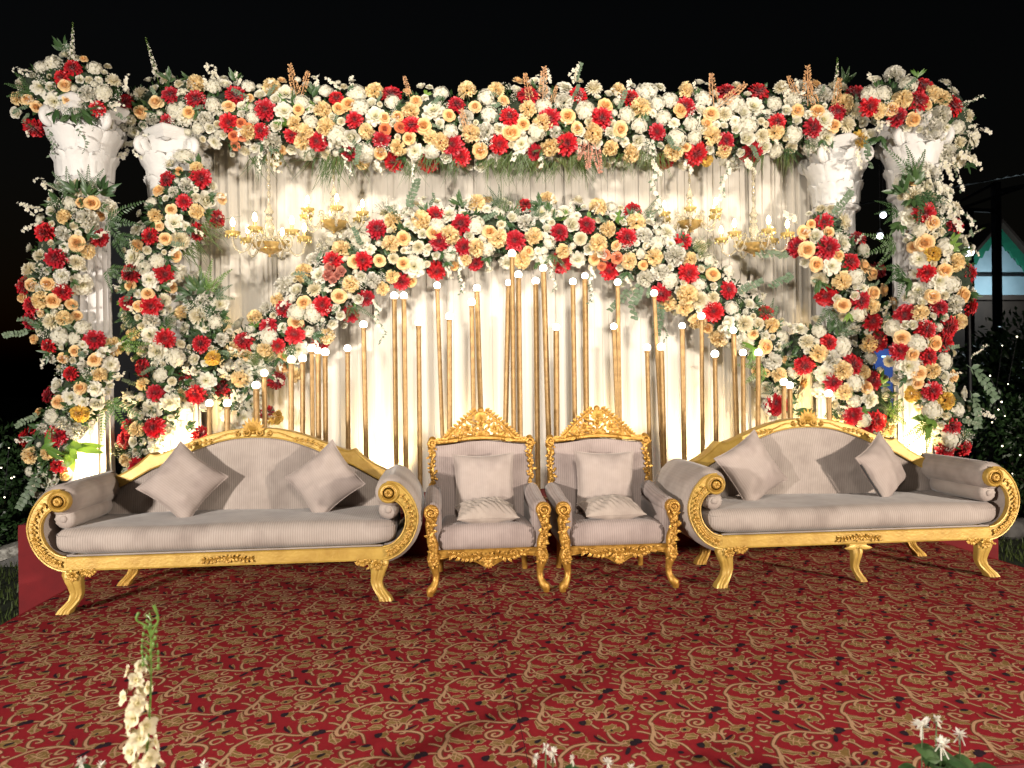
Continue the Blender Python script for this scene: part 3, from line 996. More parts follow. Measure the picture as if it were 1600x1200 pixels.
# ------------------------------------------------------------------ flower heads (unit radius, facing +Z)
def petal(g, az, br, L, W, e0, e1, cup=0.12, ruf=0.0, rnd=None, ns=3, nt=2, t0=0.0, t1=0.0, bz=0.0, tipw=0.75):
    """one petal: grows from radius br, leaving at elevation e0 and bending to e1"""
    ca, sa = math.cos(az), math.sin(az)
    rd, tg, up = Vector((ca, sa, 0)), Vector((-sa, ca, 0)), Vector((0, 0, 1))
    p = rd * br + up * bz
    rows, tt = [], []
    for i in range(ns + 1):
        t = i / ns
        e = e0 + (e1 - e0) * t
        d = rd * math.cos(e) + up * math.sin(e)
        nn = up * math.cos(e) - rd * math.sin(e)
        if i:
            p = p + d * (L / ns)
        w = W * (0.35 + 0.65 * math.sin(PI / 2 * min(1, t * 1.6))) * (1 if t < 0.99 else tipw)
        row = []
        for j in range(nt + 1):
            u = 2 * j / nt - 1
            rf = (rnd.uniform(-1, 1) * ruf * t) if rnd else 0
            row.append(p + tg * (u * w) + nn * (cup * u * u * W * 1.5 + rf) + d * (rf * 0.8 - 0.12 * L * u * u * (t > 0.9)))
        rows.append(row)
        tt.append([t0 + (t1 - t0) * t] * (nt + 1))
    g.grid(rows, tint=tt)
def layers(g, spec, rnd, ruf=0.04, cup=0.12, ns=3, nt=2, spread=0.12):
    for (n, br, L, W, e0, e1, bz, t0, t1) in spec:
        off = rnd.random() * 6
        for k in range(n):
            a = 2 * PI * (k + rnd.uniform(-spread, spread) * 2) / n + off
            petal(g, a, br, L * rnd.uniform(0.88, 1.1), W * rnd.uniform(0.85, 1.15), math.radians(e0 + rnd.uniform(-8, 8)), math.radians(e1 + rnd.uniform(-12, 12)), cup, ruf, rnd, ns, nt, t0, t1, bz)
def dahlia(rnd):
    g = MB()
    layers(g, [(15, 0.10, 0.90, 0.150, -6, -30, 0.06, 0.9, 0.0), (16, 0.12, 0.86, 0.145, 12, -12, 0.12, 0.9, 0.0), (15, 0.12, 0.78, 0.14, 30, 8, 0.18, 1.0, 0.0),
               (13, 0.11, 0.70, 0.13, 46, 26, 0.22, 1.0, 0.0), (11, 0.09, 0.62, 0.12, 60, 44, 0.26, 1.0, 0.05), (8, 0.06, 0.54, 0.11, 74, 62, 0.28, 1.0, 0.1), (5, 0.03, 0.48, 0.09, 86, 80, 0.30, 1.0, 0.2)], rnd, 0.05, 0.30, 3, 2, 0.2)
    return g
def rose(rnd):
    g = MB()
    layers(g, [(5, 0.22, 0.76, 0.48, 30, -18, 0.05, 0.3, 0.0), (5, 0.24, 0.72, 0.46, 52, 6, 0.10, 0.4, 0.0), (5, 0.26, 0.66, 0.42, 74, 34, 0.14, 0.5, 0.05)], rnd, 0.03, 0.05, 4, 4, 0.05)
    layers(g, [(4, 0.26, 0.60, 0.36, 86, 62, 0.12, 0.8, 0.3), (4, 0.18, 0.60, 0.28, 90, 84, 0.14, 0.9, 0.5), (3, 0.10, 0.60, 0.20, 92, 96, 0.16, 1.0, 0.7), (2, 0.04, 0.60, 0.12, 92, 100, 0.18, 1.0, 0.9)], rnd, 0.015, 0.45, 3, 4, 0.05)
    return g
def carnation(rnd):
    """ruffled ball: frilled fans standing out all round"""
    g = MB()
    n = 40
    for k in range(n):
        z = 1 - (k + 0.5) / n * 1.12
        a = k * 2.39996 + rnd.uniform(-0.3, 0.3)
        e = math.asin(max(-0.25, min(1, z)))
        rd = Vector((math.cos(e) * math.cos(a), math.cos(e) * math.sin(a), math.sin(e)))
        u = rd.cross(Vector((rnd.uniform(-1, 1), rnd.uniform(-1, 1), rnd.uniform(-1, 1)))).normalized()
        w = rd.cross(u)
        c = Vector((0, 0, 0.16))
        rows, tt = [], []
        fr = [rnd.uniform(-1, 1) for _ in range(6)]
        W = 0.34 * rnd.uniform(0.8, 1.25)
        L = 0.92 * rnd.uniform(0.88, 1.08) * (1.0 if z > 0 else 1.1)
        for t, ww, am in ((0.35, 0.35, 0.0), (0.76, 0.85, 0.10), (0.94, 1.05, 0.26)):
            row = []
            for j in range(6):
                v = 2 * j / 5 - 1
                row.append(c + rd * (L * (t - 0.10 * v * v * t + 0.06 * fr[(j + 2) % 6] * (t > .9))) + u * (v * W * ww) + w * (am * 0.8 * (1 if j % 2 else -1) * (0.6 + 0.4 * fr[j]) + 0.10 * v * v * t + 0.42 * max(0, t - .5) ** 1.2))
            rows.append(row)
            tt.append([1.0 if t < 0.5 else (0.3 if t < .9 else 0.0)] * 6)
        g.grid(rows, tint=tt)
    return g
def hydrangea(rnd):
    g = MB()
    for k in range(44):
        z = 1 - (k + 0.5) / 44 * 1.05
        a = k * 2.39996 + rnd.uniform(-0.2, 0.2)
        e = math.asin(max(-0.2, min(1, z)))
        n = Vector((math.cos(e) * math.cos(a), math.cos(e) * math.sin(a), math.sin(e)))
        n = (n + Vector((rnd.uniform(-.3, .3), rnd.uniform(-.3, .3), rnd.uniform(-.2, .3)))).normalized()
        c = Vector((0.80 * math.cos(e) * math.cos(a), 0.80 * math.cos(e) * math.sin(a), 0.12 + 0.58 * math.sin(e))) * rnd.uniform(0.92, 1.1)
        u = n.orthogonal().normalized()
        w = n.cross(u)
        ph = rnd.random() * 3
        for q in range(4):
            b = ph + q * PI / 2
            d = u * math.cos(b) + w * math.sin(b)
            sd = n.cross(d)
            L = 0.22 * rnd.uniform(0.85, 1.2)
            g.add([c, c + d * L * 0.55 - sd * L * 0.5 + n * 0.03, c + d * L + n * rnd.uniform(-.03, .05), c + d * L * 0.55 + sd * L * 0.5 + n * 0.03], [(0, 1, 2, 3)], [0.9, 0.1, 0.0, 0.1])
    o = len(g.v)
    g.sphere((0, 0, 0.10), 0.70, 7, (1, 1, 0.80))
    g.t[o:] = [1.0] * (len(g.v) - o)
    return g
def mum(rnd):
    """dense pompon of short square petals"""
    g = MB()
    for k in range(90):
        z = 1 - (k + 0.5) / 90 * 1.15
        a = k * 2.39996
        e = math.asin(max(-0.3, min(1, z)))
        petal(g, a, 0.30 * math.cos(e), 0.60 * rnd.uniform(0.85, 1.1), 0.105, e + 0.15, e - 0.25 + 0.5 * (z > 0.5), 0.45, 0.03, rnd, 2, 2, 0.8, 0.0, 0.30 * math.sin(e) * 0.6 + 0.08)
    return g
def peony(rnd):
    g = MB()
    layers(g, [(9, 0.15, 0.90, 0.28, 4, -14, 0.04, 0.4, 0.0), (9, 0.14, 0.84, 0.27, 22, 2, 0.07, 0.4, 0.0), (8, 0.12, 0.72, 0.24, 40, 20, 0.09, 0.5, 0.0), (7, 0.10, 0.56, 0.20, 58, 44, 0.11, 0.6, 0.05), (5, 0.06, 0.40, 0.15, 74, 66, 0.12, 0.8, 0.25)], rnd, 0.04, 0.2, 3, 3)
    for k in range(14):
        a, r = k * 2.4, 0.03 * k ** 0.5
        g.add([(r * math.cos(a) - 0.03, r * math.sin(a), 0.2), (r * math.cos(a) + 0.03, r * math.sin(a), 0.2), (r * 1.6 * math.cos(a), r * 1.6 * math.sin(a), 0.45)], [(0, 1, 2)], [1, 1, 1])
    return g
def bud(rnd):
    g = MB()
    layers(g, [(5, 0.3, 0.85, 0.5, 55, 25, 0.0, 0.3, 0.0), (4, 0.34, 0.75, 0.45, 80, 60, 0.05, 0.5, 0.05), (3, 0.24, 0.75, 0.36, 90, 92, 0.08, 0.7, 0.2), (2, 0.1, 0.75, 0.25, 92, 100, 0.1, 0.8, 0.4)], rnd, 0.02, 0.35, 3, 3, 0.05)
    return g
NVAR = 4
def variants(name, fn, material, n=NVAR):
    return [fn(random.Random(hash_(name) + k)).mesh(name, material) for k in range(n)]
def hash_(s):
    return sum((i + 1) * ord(c) for i, c in enumerate(s)) * 7
FL = {
    'red_dahlia': variants('red_dahlia', dahlia, 'red_petal', 5),
    'peach_rose': variants('peach_rose', rose, 'peach_petal', 4),
    'coral_rose': variants('coral_rose', rose, 'coral_petal', 2),
    'pink_rose': variants('pink_rose', bud, 'pink_petal', 2),
    'peach_carnation': variants('peach_carnation', carnation, 'peach_ruffle', 4),
    'yellow_carnation': variants('yellow_carnation', carnation, 'yellow_ruffle', 2),
    'white_carnation': variants('white_carnation', carnation, 'white_ruffle', 3),
    'white_hydrangea': variants('white_hydrangea', hydrangea, 'white_ruffle', 4),
    'cream_chrysanthemum': variants('cream_chrysanthemum', mum, 'cream_petal', 3),
    'white_peony': variants('white_peony', peony, 'white_petal', 4),
    'white_rose': variants('white_rose', bud, 'white_petal', 3),
}
# ------------------------------------------------------------------ sprays and greenery (metres; stem along +X, facing +Z)
def blossom(g, c, n, r, rnd, k=5, tint=0.8):
    n = Vector(n).normalized()
    u = n.orthogonal().normalized()
    w = n.cross(u)
    c = Vector(c)
    ph = rnd.random() * 6
    for q in range(k):
        b = ph + q * 2 * PI / k
        d = u * math.cos(b) + w * math.sin(b)
        sd = n.cross(d)
        L = r * rnd.uniform(0.85, 1.15)
        lift = rnd.uniform(0.0, 0.35) * r
        g.add([c, c + d * L * 0.5 - sd * L * 0.42 + n * lift * .6, c + d * L * 0.95 - sd * L * .2 + n * lift, c + d * L * 0.95 + sd * L * .2 + n * lift, c + d * L * 0.5 + sd * L * 0.42 + n * lift * .6], [(0, 1, 2, 3, 4)], [tint, 0.1, 0.0, 0.0, 0.1])
def rvec(rnd, s=1.0):
    return Vector((rnd.uniform(-s, s), rnd.uniform(-s, s), rnd.uniform(-s, s)))
def euc(rnd):
    g = MB()
    pts = interp([(0, 0, 0), (0.09, 0.01, 0.015), (0.18, -0.01, 0.02), (0.26, 0.01 + rnd.uniform(-.04, .04), 0.0)], 9)
    g.tube(pts, 0.0022, 4, False)
    for k in range(1, 9):
        p = Vector(pts[k])
        for s_ in (-1, 1):
            d = Vector((0.55 + rnd.uniform(-.2, .3), s_ * 0.9, rnd.uniform(-.3, .5)))
            g.leaf(p, d, rnd.uniform(0.045, 0.062) * (1 - 0.035 * k), 0.036, Vector((0, 0, 1)) + rvec(rnd, .5), 0.1, rnd.uniform(-.2, .1), 3)
    return g
def fern(rnd):
    g = MB()
    for fr in range(3):
        a = (fr - 1) * 0.55 + rnd.uniform(-.15, .15)
        L = rnd.uniform(0.20, 0.28)
        for k in range(14):
            t = (k + 1) / 14
            p = Vector((math.cos(a) * L * t, math.sin(a) * L * t, 0.05 * t - 0.08 * t * t))
            for s_ in (-1, 1):
                b = a + s_ * 1.05
                g.leaf(p, (math.cos(b), math.sin(b), rnd.uniform(-.25, .3)), 0.055 * (1.15 - t), 0.013, (0, 0, 1), 0.0, -0.1, 2)
        g.tube([(0, 0, 0), (math.cos(a) * L * .5, math.sin(a) * L * .5, 0.03), (math.cos(a) * L, math.sin(a) * L, -0.03)], 0.0018, 4, False)
    return g
def lance(rnd):
    g = MB()
    for k in range(8):
        a = rnd.uniform(-1.2, 1.2)
        g.leaf(rvec(rnd, .02), (math.cos(a), math.sin(a), rnd.uniform(-.1, .6)), rnd.uniform(0.09, 0.15), rnd.uniform(0.03, 0.045), Vector((0, 0, 1)) + rvec(rnd, .4), 0.1, rnd.uniform(-.35, .0), 4)
    return g
def breath(rnd):
    """fine filler: hair stems with tiny white knots"""
    g = MB()
    for k in range(46):
        d = Vector((rnd.uniform(.25, 1), rnd.uniform(-.75, .75), rnd.uniform(-.1, .8))).normalized()
        p = d * rnd.uniform(0.07, 0.15)
        r = rnd.uniform(0.0045, 0.008)
        u = Vector((0, 0, 1))
        blossom(g, p, d + u, r, rnd, 4, 0.2)
        blossom(g, p, u.cross(d) + u * .5, r, rnd, 3, 0.2)
    return g
def breath_stem(rnd):
    g = MB()
    for k in range(14):
        d = Vector((rnd.uniform(.25, 1), rnd.uniform(-.75, .75), rnd.uniform(-.1, .8))).normalized()
        g.tube([(0, 0, 0), d * 0.13], 0.0012, 3, False)
    return g
def spray(rnd):
    """stock / delphinium twig with open white blossoms"""
    g = MB()
    for k in range(11):
        x = 0.02 + k * 0.017
        d = Vector((0.3, rnd.uniform(-1, 1), rnd.uniform(-.1, 1))).normalized()
        blossom(g, Vector((x, 0, 0)) + d * rnd.uniform(.02, .035), d + Vector((0, 0, .5)), rnd.uniform(0.022, 0.030) * (1 - k * 0.035), rnd, 5, 0.6)
    return g
def trail(rnd):
    g = MB()
    for k in range(16):
        x = 0.02 + k * 0.026
        d = Vector((0.3, rnd.uniform(-1, 1), rnd.uniform(-.1, 1))).normalized()
        blossom(g, Vector((x, 0.02 * math.sin(k * .6), 0)) + d * rnd.uniform(.012, .03), d + Vector((0, 0, .5)), rnd.uniform(0.016, 0.026), rnd, 5, 0.4)
    return g
def trail_leaf(rnd):
    g = MB()
    pts = [(0.026 * k, 0.02 * math.sin(k * .6), 0) for k in range(18)]
    g.tube(pts, 0.0018, 4, False)
    for k in range(2, 18):
        g.leaf(pts[k], Vector((0.5, rnd.choice((-1, 1)) * rnd.uniform(.4, 1), rnd.uniform(-.3, .5))), rnd.uniform(.03, .045), .02, Vector((0, 0, 1)) + rvec(rnd, .5), .1, -.2, 3)
    return g
def tuft(rnd):
    """hanging grass"""
    g = MB()
    for k in range(30):
        a = rnd.gauss(0, 0.42)
        L = rnd.uniform(0.10, 0.26)
        p0 = Vector((rnd.uniform(-.02, .02), rnd.uniform(-.09, .09), rnd.uniform(-.02, .02)))
        d = Vector((math.cos(a), math.sin(a), rnd.uniform(-.2, .3)))
        w = 0.0042
        bend = Vector((0.02, rnd.uniform(-.05, .05), -.03))
        sd = Vector((-math.sin(a), math.cos(a), rnd.uniform(-.4, .4))).normalized()
        rows = []
        for t in (0, 0.35, 0.7, 1.0):
            q = p0 + d * (L * t) + bend * t * t
            ww = w * (1 - t * 0.85)
            rows.append([q - sd * ww, q + sd * ww])
        g.grid(rows)
    return g
def plume(rnd):
    """celosia / astilbe plume"""
    g = MB()
    L = 0.24
    for k in range(120):
        t = rnd.random() ** 0.8
        r = 0.036 * (1 - t) ** 0.7 + 0.006
        a = rnd.random() * 2 * PI
        p = Vector((L * t, r * math.cos(a) * .7, r * math.sin(a) * .7))
        d = Vector((0.7, math.cos(a), math.sin(a))).normalized()
        g.leaf(p, d, 0.02, 0.012, Vector((1, 0, 0)).cross(d) + rvec(rnd, .5), .1, 0, 2)
    g.tube([(-0.05, 0, 0), (L, 0, 0)], 0.004, 4)
    return g
def spike_fl(rnd, L=0.36, n=26, rb=0.028):
    g = MB()
    for k in range(n):
        t = k / n
        a = k * 2.4
        d = Vector((0.35, math.cos(a), math.sin(a))).normalized()
        r = rb * (1 - 0.72 * t)
        blossom(g, Vector((L * t, 0, 0)) + d * (r * 0.9), d, r, rnd, 5, 0.5)
    return g
def spike_st(rnd, L=0.36):
    g = MB()
    g.tube([(-0.12, 0, 0), (L * .6, 0, 0), (L * 1.12, 0.012, 0.0)], [0.004, 0.003, 0.0012], 5)
    for k in range(16):
        t = 0.75 + 0.4 * k / 16
        a = k * 2.1
        d = Vector((0.8, math.cos(a), math.sin(a)))
        g.leaf((L * t, 0, 0), d, 0.03 * (1.5 - t), 0.008, Vector((1, 0, 0)).cross(d) + Vector((.1, 0, 0)), .2, .1, 2)
    return g
def vari(fn, name, m, n):
    return [fn(random.Random(hash_(name) + 13 * k)).mesh(name, m) for k in range(n)]
GR = {
    'eucalyptus_sprig': vari(euc, 'eucalyptus_sprig', 'eucalyptus', 4),
    'fern_frond': vari(fern, 'fern_frond', 'dark_leaf', 3),
    'bright_fern': vari(fern, 'bright_fern', 'bright_leaf', 2),
    'leaf_cluster': vari(lance, 'leaf_cluster', 'dark_leaf', 4),
    'bright_leaf_cluster': vari(lance, 'bright_leaf_cluster', 'bright_leaf', 2),
    'filler_blossom': vari(breath, 'filler_blossom', 'white_ruffle', 3),
    'filler_stem': vari(breath_stem, 'filler_stem', 'stem_green', 2),
    'blossom_spray': vari(spray, 'blossom_spray', 'white_petal', 4),
    'trailing_blossom': vari(trail, 'trailing_blossom', 'white_petal', 2),
    'trailing_vine': vari(trail_leaf, 'trailing_vine', 'eucalyptus', 2),
    'grass_tuft': vari(tuft, 'grass_tuft', 'grass_leaf', 4),
    'peach_plume': vari(plume, 'peach_plume', 'celosia', 2),
    'pink_plume': vari(plume, 'pink_plume', 'pink_plume', 2),
    'flower_spike': vari(spike_fl, 'flower_spike', 'white_petal', 2),
    'spike_stem': vari(spike_st, 'spike_stem', 'bright_leaf', 2),
}

# ------------------------------------------------------------------ garlands: centre lines in the picture, depth plane, half width
GARL = {
    'header': dict(Y=1.98, path=[(205, 172, 38), (255, 168, 48), (300, 168, 56), (360, 182, 60), (450, 182, 62), (550, 192, 66), (650, 198, 68), (750, 195, 68), (850, 190, 68), (950, 195, 66), (1050, 195, 66), (1150, 195, 64), (1225, 185, 58), (1290, 182, 54), (1345, 182, 50)],
                   name='flower_garland', label='long flower garland running along the top of the backdrop above the curtain'),
    'arch': dict(Y=2.06, path=[(372, 640, 30), (380, 590, 42), (400, 545, 48), (445, 512, 52), (490, 472, 60), (540, 430, 64), (600, 395, 64), (670, 372, 60), (740, 365, 56), (800, 365, 52), (870, 365, 54), (940, 370, 58), (1010, 392, 62), (1065, 425, 62), (1118, 465, 56), (1165, 505, 48), (1200, 545, 42), (1216, 590, 40), (1215, 630, 30)],
                 name='flower_garland', label='arched flower garland curving over the gold poles in front of the curtain'),
    'outer_left': dict(Y=1.50, path=[(125, 312, 48), (105, 350, 60), (88, 410, 58), (72, 470, 56), (98, 525, 60), (138, 565, 58), (122, 620, 60), (95, 660, 52), (72, 710, 46), (75, 755, 34)],
                       name='flower_garland', label='flower garland winding round the farthest left column'),
    'inner_left': dict(Y=1.80, path=[(292, 272, 44), (285, 310, 60), (255, 360, 60), (228, 420, 56), (226, 478, 50), (238, 530, 50), (255, 580, 58), (250, 630, 58), (225, 680, 46), (212, 735, 36)],
                       name='flower_garland', label='flower garland winding round the column left of the curtain'),
    'left_knot': dict(Y=1.92, path=[(318, 462, 30), (318, 510, 42), (320, 560, 44), (300, 610, 40)],
                      name='flower_bunch', label='short flower bunch between the left curtain column and the arch'),
    'inner_right': dict(Y=1.80, path=[(1298, 345, 34), (1282, 375, 54), (1310, 410, 62), (1335, 450, 62), (1355, 490, 48), (1372, 525, 34)],
                        name='flower_garland', label='flower garland slanting across the column right of the curtain'),
    'right_tail': dict(Y=1.92, path=[(1238, 545, 38), (1285, 548, 50), (1318, 580, 58), (1345, 620, 56), (1358, 660, 46), (1358, 690, 30)],
                       name='flower_bunch', label='flower bunch above the right sofa, sloping down from the arch end'),
    'outer_right': dict(Y=1.50, path=[(1432, 285, 40), (1455, 330, 52), (1470, 395, 64), (1478, 450, 62), (1455, 500, 66), (1438, 545, 68), (1458, 595, 58), (1478, 645, 48), (1492, 695, 36)],
                        name='flower_garland', label='flower garland winding round the farthest right column'),
    'left_crown': dict(Y=1.60, path=[(42, 158, 34), (75, 135, 46), (115, 132, 52), (155, 150, 44), (178, 160, 26)],
                       name='flower_bouquet', label='flower bouquet on the capital of the farthest left column'),
    'right_crown': dict(Y=1.66, path=[(1372, 162, 38), (1410, 160, 46), (1450, 168, 50), (1488, 195, 42), (1496, 240, 28)],
                        name='flower_bouquet', label='flower bouquet on the capital of the farthest right column'),
}
for k, gd in GARL.items():
    thin = 0.80 if ('outer' in k or 'inner' in k) else 1.0
    gd['s'] = [(a, b, c * thin) for a, b, c in interp(gd['path'], 14 * len(gd['path']))]
    cx, cy, _ = gd['s'][-1] if 'outer' in k or 'inner' in k else gd['s'][len(gd['s']) // 2]
    base = P(cx, cy, gd['Y'])
    gd['root'] = thing(gd['name'], gd['label'], 'flowers', base, 0, 'floral garlands of the backdrop')
def near(gd, px, py):
    best = min(gd['s'], key=lambda s: math.hypot(px - s[0], py - s[1]) / s[2])
    return best
def assign(px, py):
    k = min(GARL, key=lambda k: (lambda s: math.hypot(px - s[0], py - s[1]) / s[2])(near(GARL[k], px, py)))
    return k
def pts(s):
    return [tuple(float(x) for x in q.split(',')) for q in s.split()]
LISTED = {
 'red_dahlia': (16.2, pts('113,105 95,120 150,168 53,203 192,158 266,146 305,153 262,190 369,147 357,192 258,280 315,277 287,315 342,343 232,367 310,365 157,373 68,363 85,402 414,169 406,204 456,211 494,221 526,152 554,186 611,144 643,194 596,218 545,240 614,255 671,256 714,161 706,226 721,246 796,180 781,226 589,356 681,334 720,349 686,378 826,146 860,184 887,224 836,240 905,146 942,184 986,151 1071,164 1027,206 1039,255 1091,242 1136,219 1134,142 1186,140 1176,240 821,317 917,350 875,362 990,327 981,370 1069,375 804,375 1216,189 1309,173 1272,200 1361,166 1339,145 1404,182 1445,131 1492,163 1437,155 1446,332 1493,353 1288,346 1245,384 1343,370 1296,388 98,456 47,477 43,503 36,445 73,541 147,529 108,583 74,616 87,681 90,728 40,682 201,426 258,429 196,473 236,478 258,529 312,537 285,586 242,614 222,575 304,616 239,668 192,689 198,667 217,727 378,532 345,606 315,681 518,405 567,407 503,477 442,482 418,508 460,523 433,541 435,595 548,493 573,467 503,538 725,387 743,413 627,442 683,425 420,647 878,412 952,425 1078,427 1140,452 1033,460 1115,487 1198,487 1330,408 1376,421 1290,464 1347,470 1365,502 1374,534 1336,570 1303,598 1259,573 1298,535 1366,595 1333,649 1373,659 1349,679 1213,630 1449,426 1517,427 1469,480 1520,478 1414,491 1450,515 1479,535 1407,548 1453,557 1487,511 1458,610 1491,667 1479,705 1509,700')),
 'peach_rose': (11.8, pts('43,155 57,167 101,133 106,156 219,175 243,159 295,175 357,165 143,317 120,378 267,327 347,310 258,373 213,383 247,297 466,171 529,169 544,162 601,184 650,157 662,196 594,240 639,216 702,180 742,166 787,156 750,236 795,207 887,181 902,200 946,164 970,202 1064,172 1111,177 802,207 1247,172 1278,173 1303,196 1394,170 1428,187 1449,162 1257,362 1295,363 1261,390 1445,380 1458,348 119,383 47,445 74,443 82,470 112,475 33,465 116,549 98,560 147,562 125,606 90,628 214,385 275,400 268,448 231,459 203,446 215,478 474,473 530,463 630,372 593,407 555,408 630,412 642,440 678,363 765,362 462,503 443,557 443,575 1115,428 1197,542 1262,391 1311,399 1276,413 1352,415 1363,427 1366,458 1382,453 1317,477 1396,472 1255,600 1355,605 1409,528 1426,554 1461,537 1477,423 1458,463 1506,462 1437,584 1490,587')),
 'peach_carnation': (14.3, pts('26,153 305,130 388,205 99,338 137,392 242,337 308,330 308,262 425,134 504,170 460,194 477,205 509,197 584,141 572,205 621,231 565,255 471,222 674,215 730,140 775,139 736,207 642,172 691,222 825,169 927,207 859,230 966,139 1001,167 955,232 986,240 1072,140 1114,212 1052,237 1132,235 847,191 856,310 934,322 995,346 835,369 950,357 1213,207 1374,173 1411,153 1456,145 1473,153 1318,162 62,469 100,497 179,541 155,586 47,711 74,708 283,489 207,522 222,600 285,616 374,592 366,546 214,671 196,719 397,495 533,388 613,345 473,425 547,443 610,380 613,433 598,452 658,343 703,367 778,373 743,387 727,405 510,525 415,547 432,467 745,315 462,587 880,392 815,407 935,380 983,408 1023,402 1078,405 1075,460 1070,482 1122,530 1090,502 1043,475 1316,439 1363,478 1281,553 1317,578 1350,580 1320,613 1439,488 1496,410 1498,503 1458,578 1358,537 1206,507 1219,586 1388,671 1309,655')),
 'yellow_carnation': (13.5, pts('1104,250 1343,220 1460,396 1426,617 1480,625 125,647 332,560 432,653 427,250')),
 'coral_rose': (9.5, pts('376,192 388,200 365,212 378,213 367,228 601,201 626,199 945,398 965,403 940,417 1359,173')),
 'pink_rose': (8, pts('516,418 527,430 520,438 533,424 512,430')),
 'white_peony': (16, pts('174,325 272,348 212,355 287,182 444,172 676,170 586,180 1288,186 1424,339 1319,379 95,431 130,446 206,402 233,437 174,570 147,608 234,524 244,551 196,624 497,428 647,417 700,333 1301,415 1436,404 1469,438 1289,584 1363,624 1252,616 1420,572 266,630 244,701')),
 'white_hydrangea': (15.8, pts('332,163 333,133 388,133 147,105 82,97 63,103 160,143 471,157 509,140 557,145 525,210 689,144 570,240 675,235 612,157 485,190 477,236 704,205 1211,160 1360,145 1381,143 1420,128 1439,360 245,407 282,427 78,651 275,557 249,586 463,487 487,490 420,527 762,390 743,350 1339,432 1342,491 1399,510 1436,535 1490,443 1241,580 1338,598 1349,657 1479,564 1487,684 1281,516 1320,541 562,165 594,261 336,503 563,373 683,350 1458,640 1010,140 1100,150 1000,195 1060,215 980,178 915,170 760,150 840,205 1150,160 1170,195')),
 'white_rose': (9.5, pts('328,200 697,245 1335,462 1426,508 304,562 209,690 560,467 532,493 1415,508 352,133 800,340 940,395 1170,475 905,205 1195,230')),
}
PLACED = []   # px, py, radius
def to_quat(n, spin):
    return Vector(n).to_track_quat('Z', 'Y') @ Quaternion((0, 0, 1), spin)
frnd = random.Random(77)
def place(kind, px, py, rpx, key=None, sink=0.0):
    key = key or assign(px, py)
    gd = GARL[key]
    sx, sy, r = near(gd, px, py)
    dx, dy = (px - sx) / r, (py - sy) / r
    dl = min(math.hypot(dx, dy), 0.97)
    m = mpp(px, py, gd['Y'])
    b = r * m * 0.82 * math.sqrt(1 - dl * dl)
    pos = P(px, py, gd['Y'] - b + sink)
    lat = Vector((dx, 0, -dy))
    n = lat * 0.85 + Vector((0, -1, 0)) * (math.sqrt(1 - dl * dl) + 0.35) + Vector((frnd.uniform(-.3, .3), 0, frnd.uniform(-.25, .3)))
    n.normalize()
    me = frnd.choice(FL[kind])
    R = rpx * m * frnd.uniform(0.82, 1.17)
    o = link(kind, me, gd['root'], pos - n * (R * 0.35) - gd['root'].location, to_quat(n, frnd.uniform(0, 6.28)), (R * frnd.uniform(.93, 1.07), R * frnd.uniform(.93, 1.07), R * frnd.uniform(0.85, 1.1)))
    PLACED.append((px, py, rpx, key))
    return o
for kind, (rpx, lst) in LISTED.items():
    for x, y in lst:
        place(kind, x, y, rpx)
# fill the gaps with more blossoms
for key, gd in GARL.items():
    rnd = random.Random(hash_(key))
    S = gd['s']
    mine = [q for q in PLACED]
    area = sum(2 * s[2] for s in S) / len(S) * sum(math.hypot(S[i + 1][0] - S[i][0], S[i + 1][1] - S[i][1]) for i in range(len(S) - 1))
    for rpx, kinds, dens, dmax in ((15, ['white_hydrangea', 'white_peony', 'white_carnation', 'cream_chrysanthemum'], 1 / 620, 0.95),
                                   (12, ['white_hydrangea', 'white_carnation', 'white_rose', 'cream_chrysanthemum'], 1 / 420, 1.0),
                                   (8.5, ['white_rose', 'cream_chrysanthemum', 'white_rose', 'peach_rose', 'white_peony'], 1 / 420, 1.03),
                                   (6.2, ['white_rose', 'white_peony', 'white_hydrangea', 'cream_chrysanthemum'], 1 / 300, 1.05)):
        for _ in range(int(area * dens * 4)):
            s = rnd.choice(S)
            a, d = rnd.random() * 2 * PI, math.sqrt(rnd.random()) * dmax
            px, py = s[0] + math.cos(a) * d * s[2], s[1] + math.sin(a) * d * s[2]
            if any((px - q[0]) ** 2 + (py - q[1]) ** 2 < (0.77 * (rpx + q[2])) ** 2 for q in PLACED):
                continue
            if rnd.random() < 0.08:
                continue
            place(rnd.choice(kinds), px, py, rpx * rnd.uniform(0.9, 1.15), key, 0.02)
# flowers that stand out from a garland keep their leafy stem
STRAY = [(px, py, key) for px, py, r, key in PLACED if math.hypot(px - near(GARL[key], px, py)[0], py - near(GARL[key], px, py)[1]) > 1.0 * near(GARL[key], px, py)[2]]
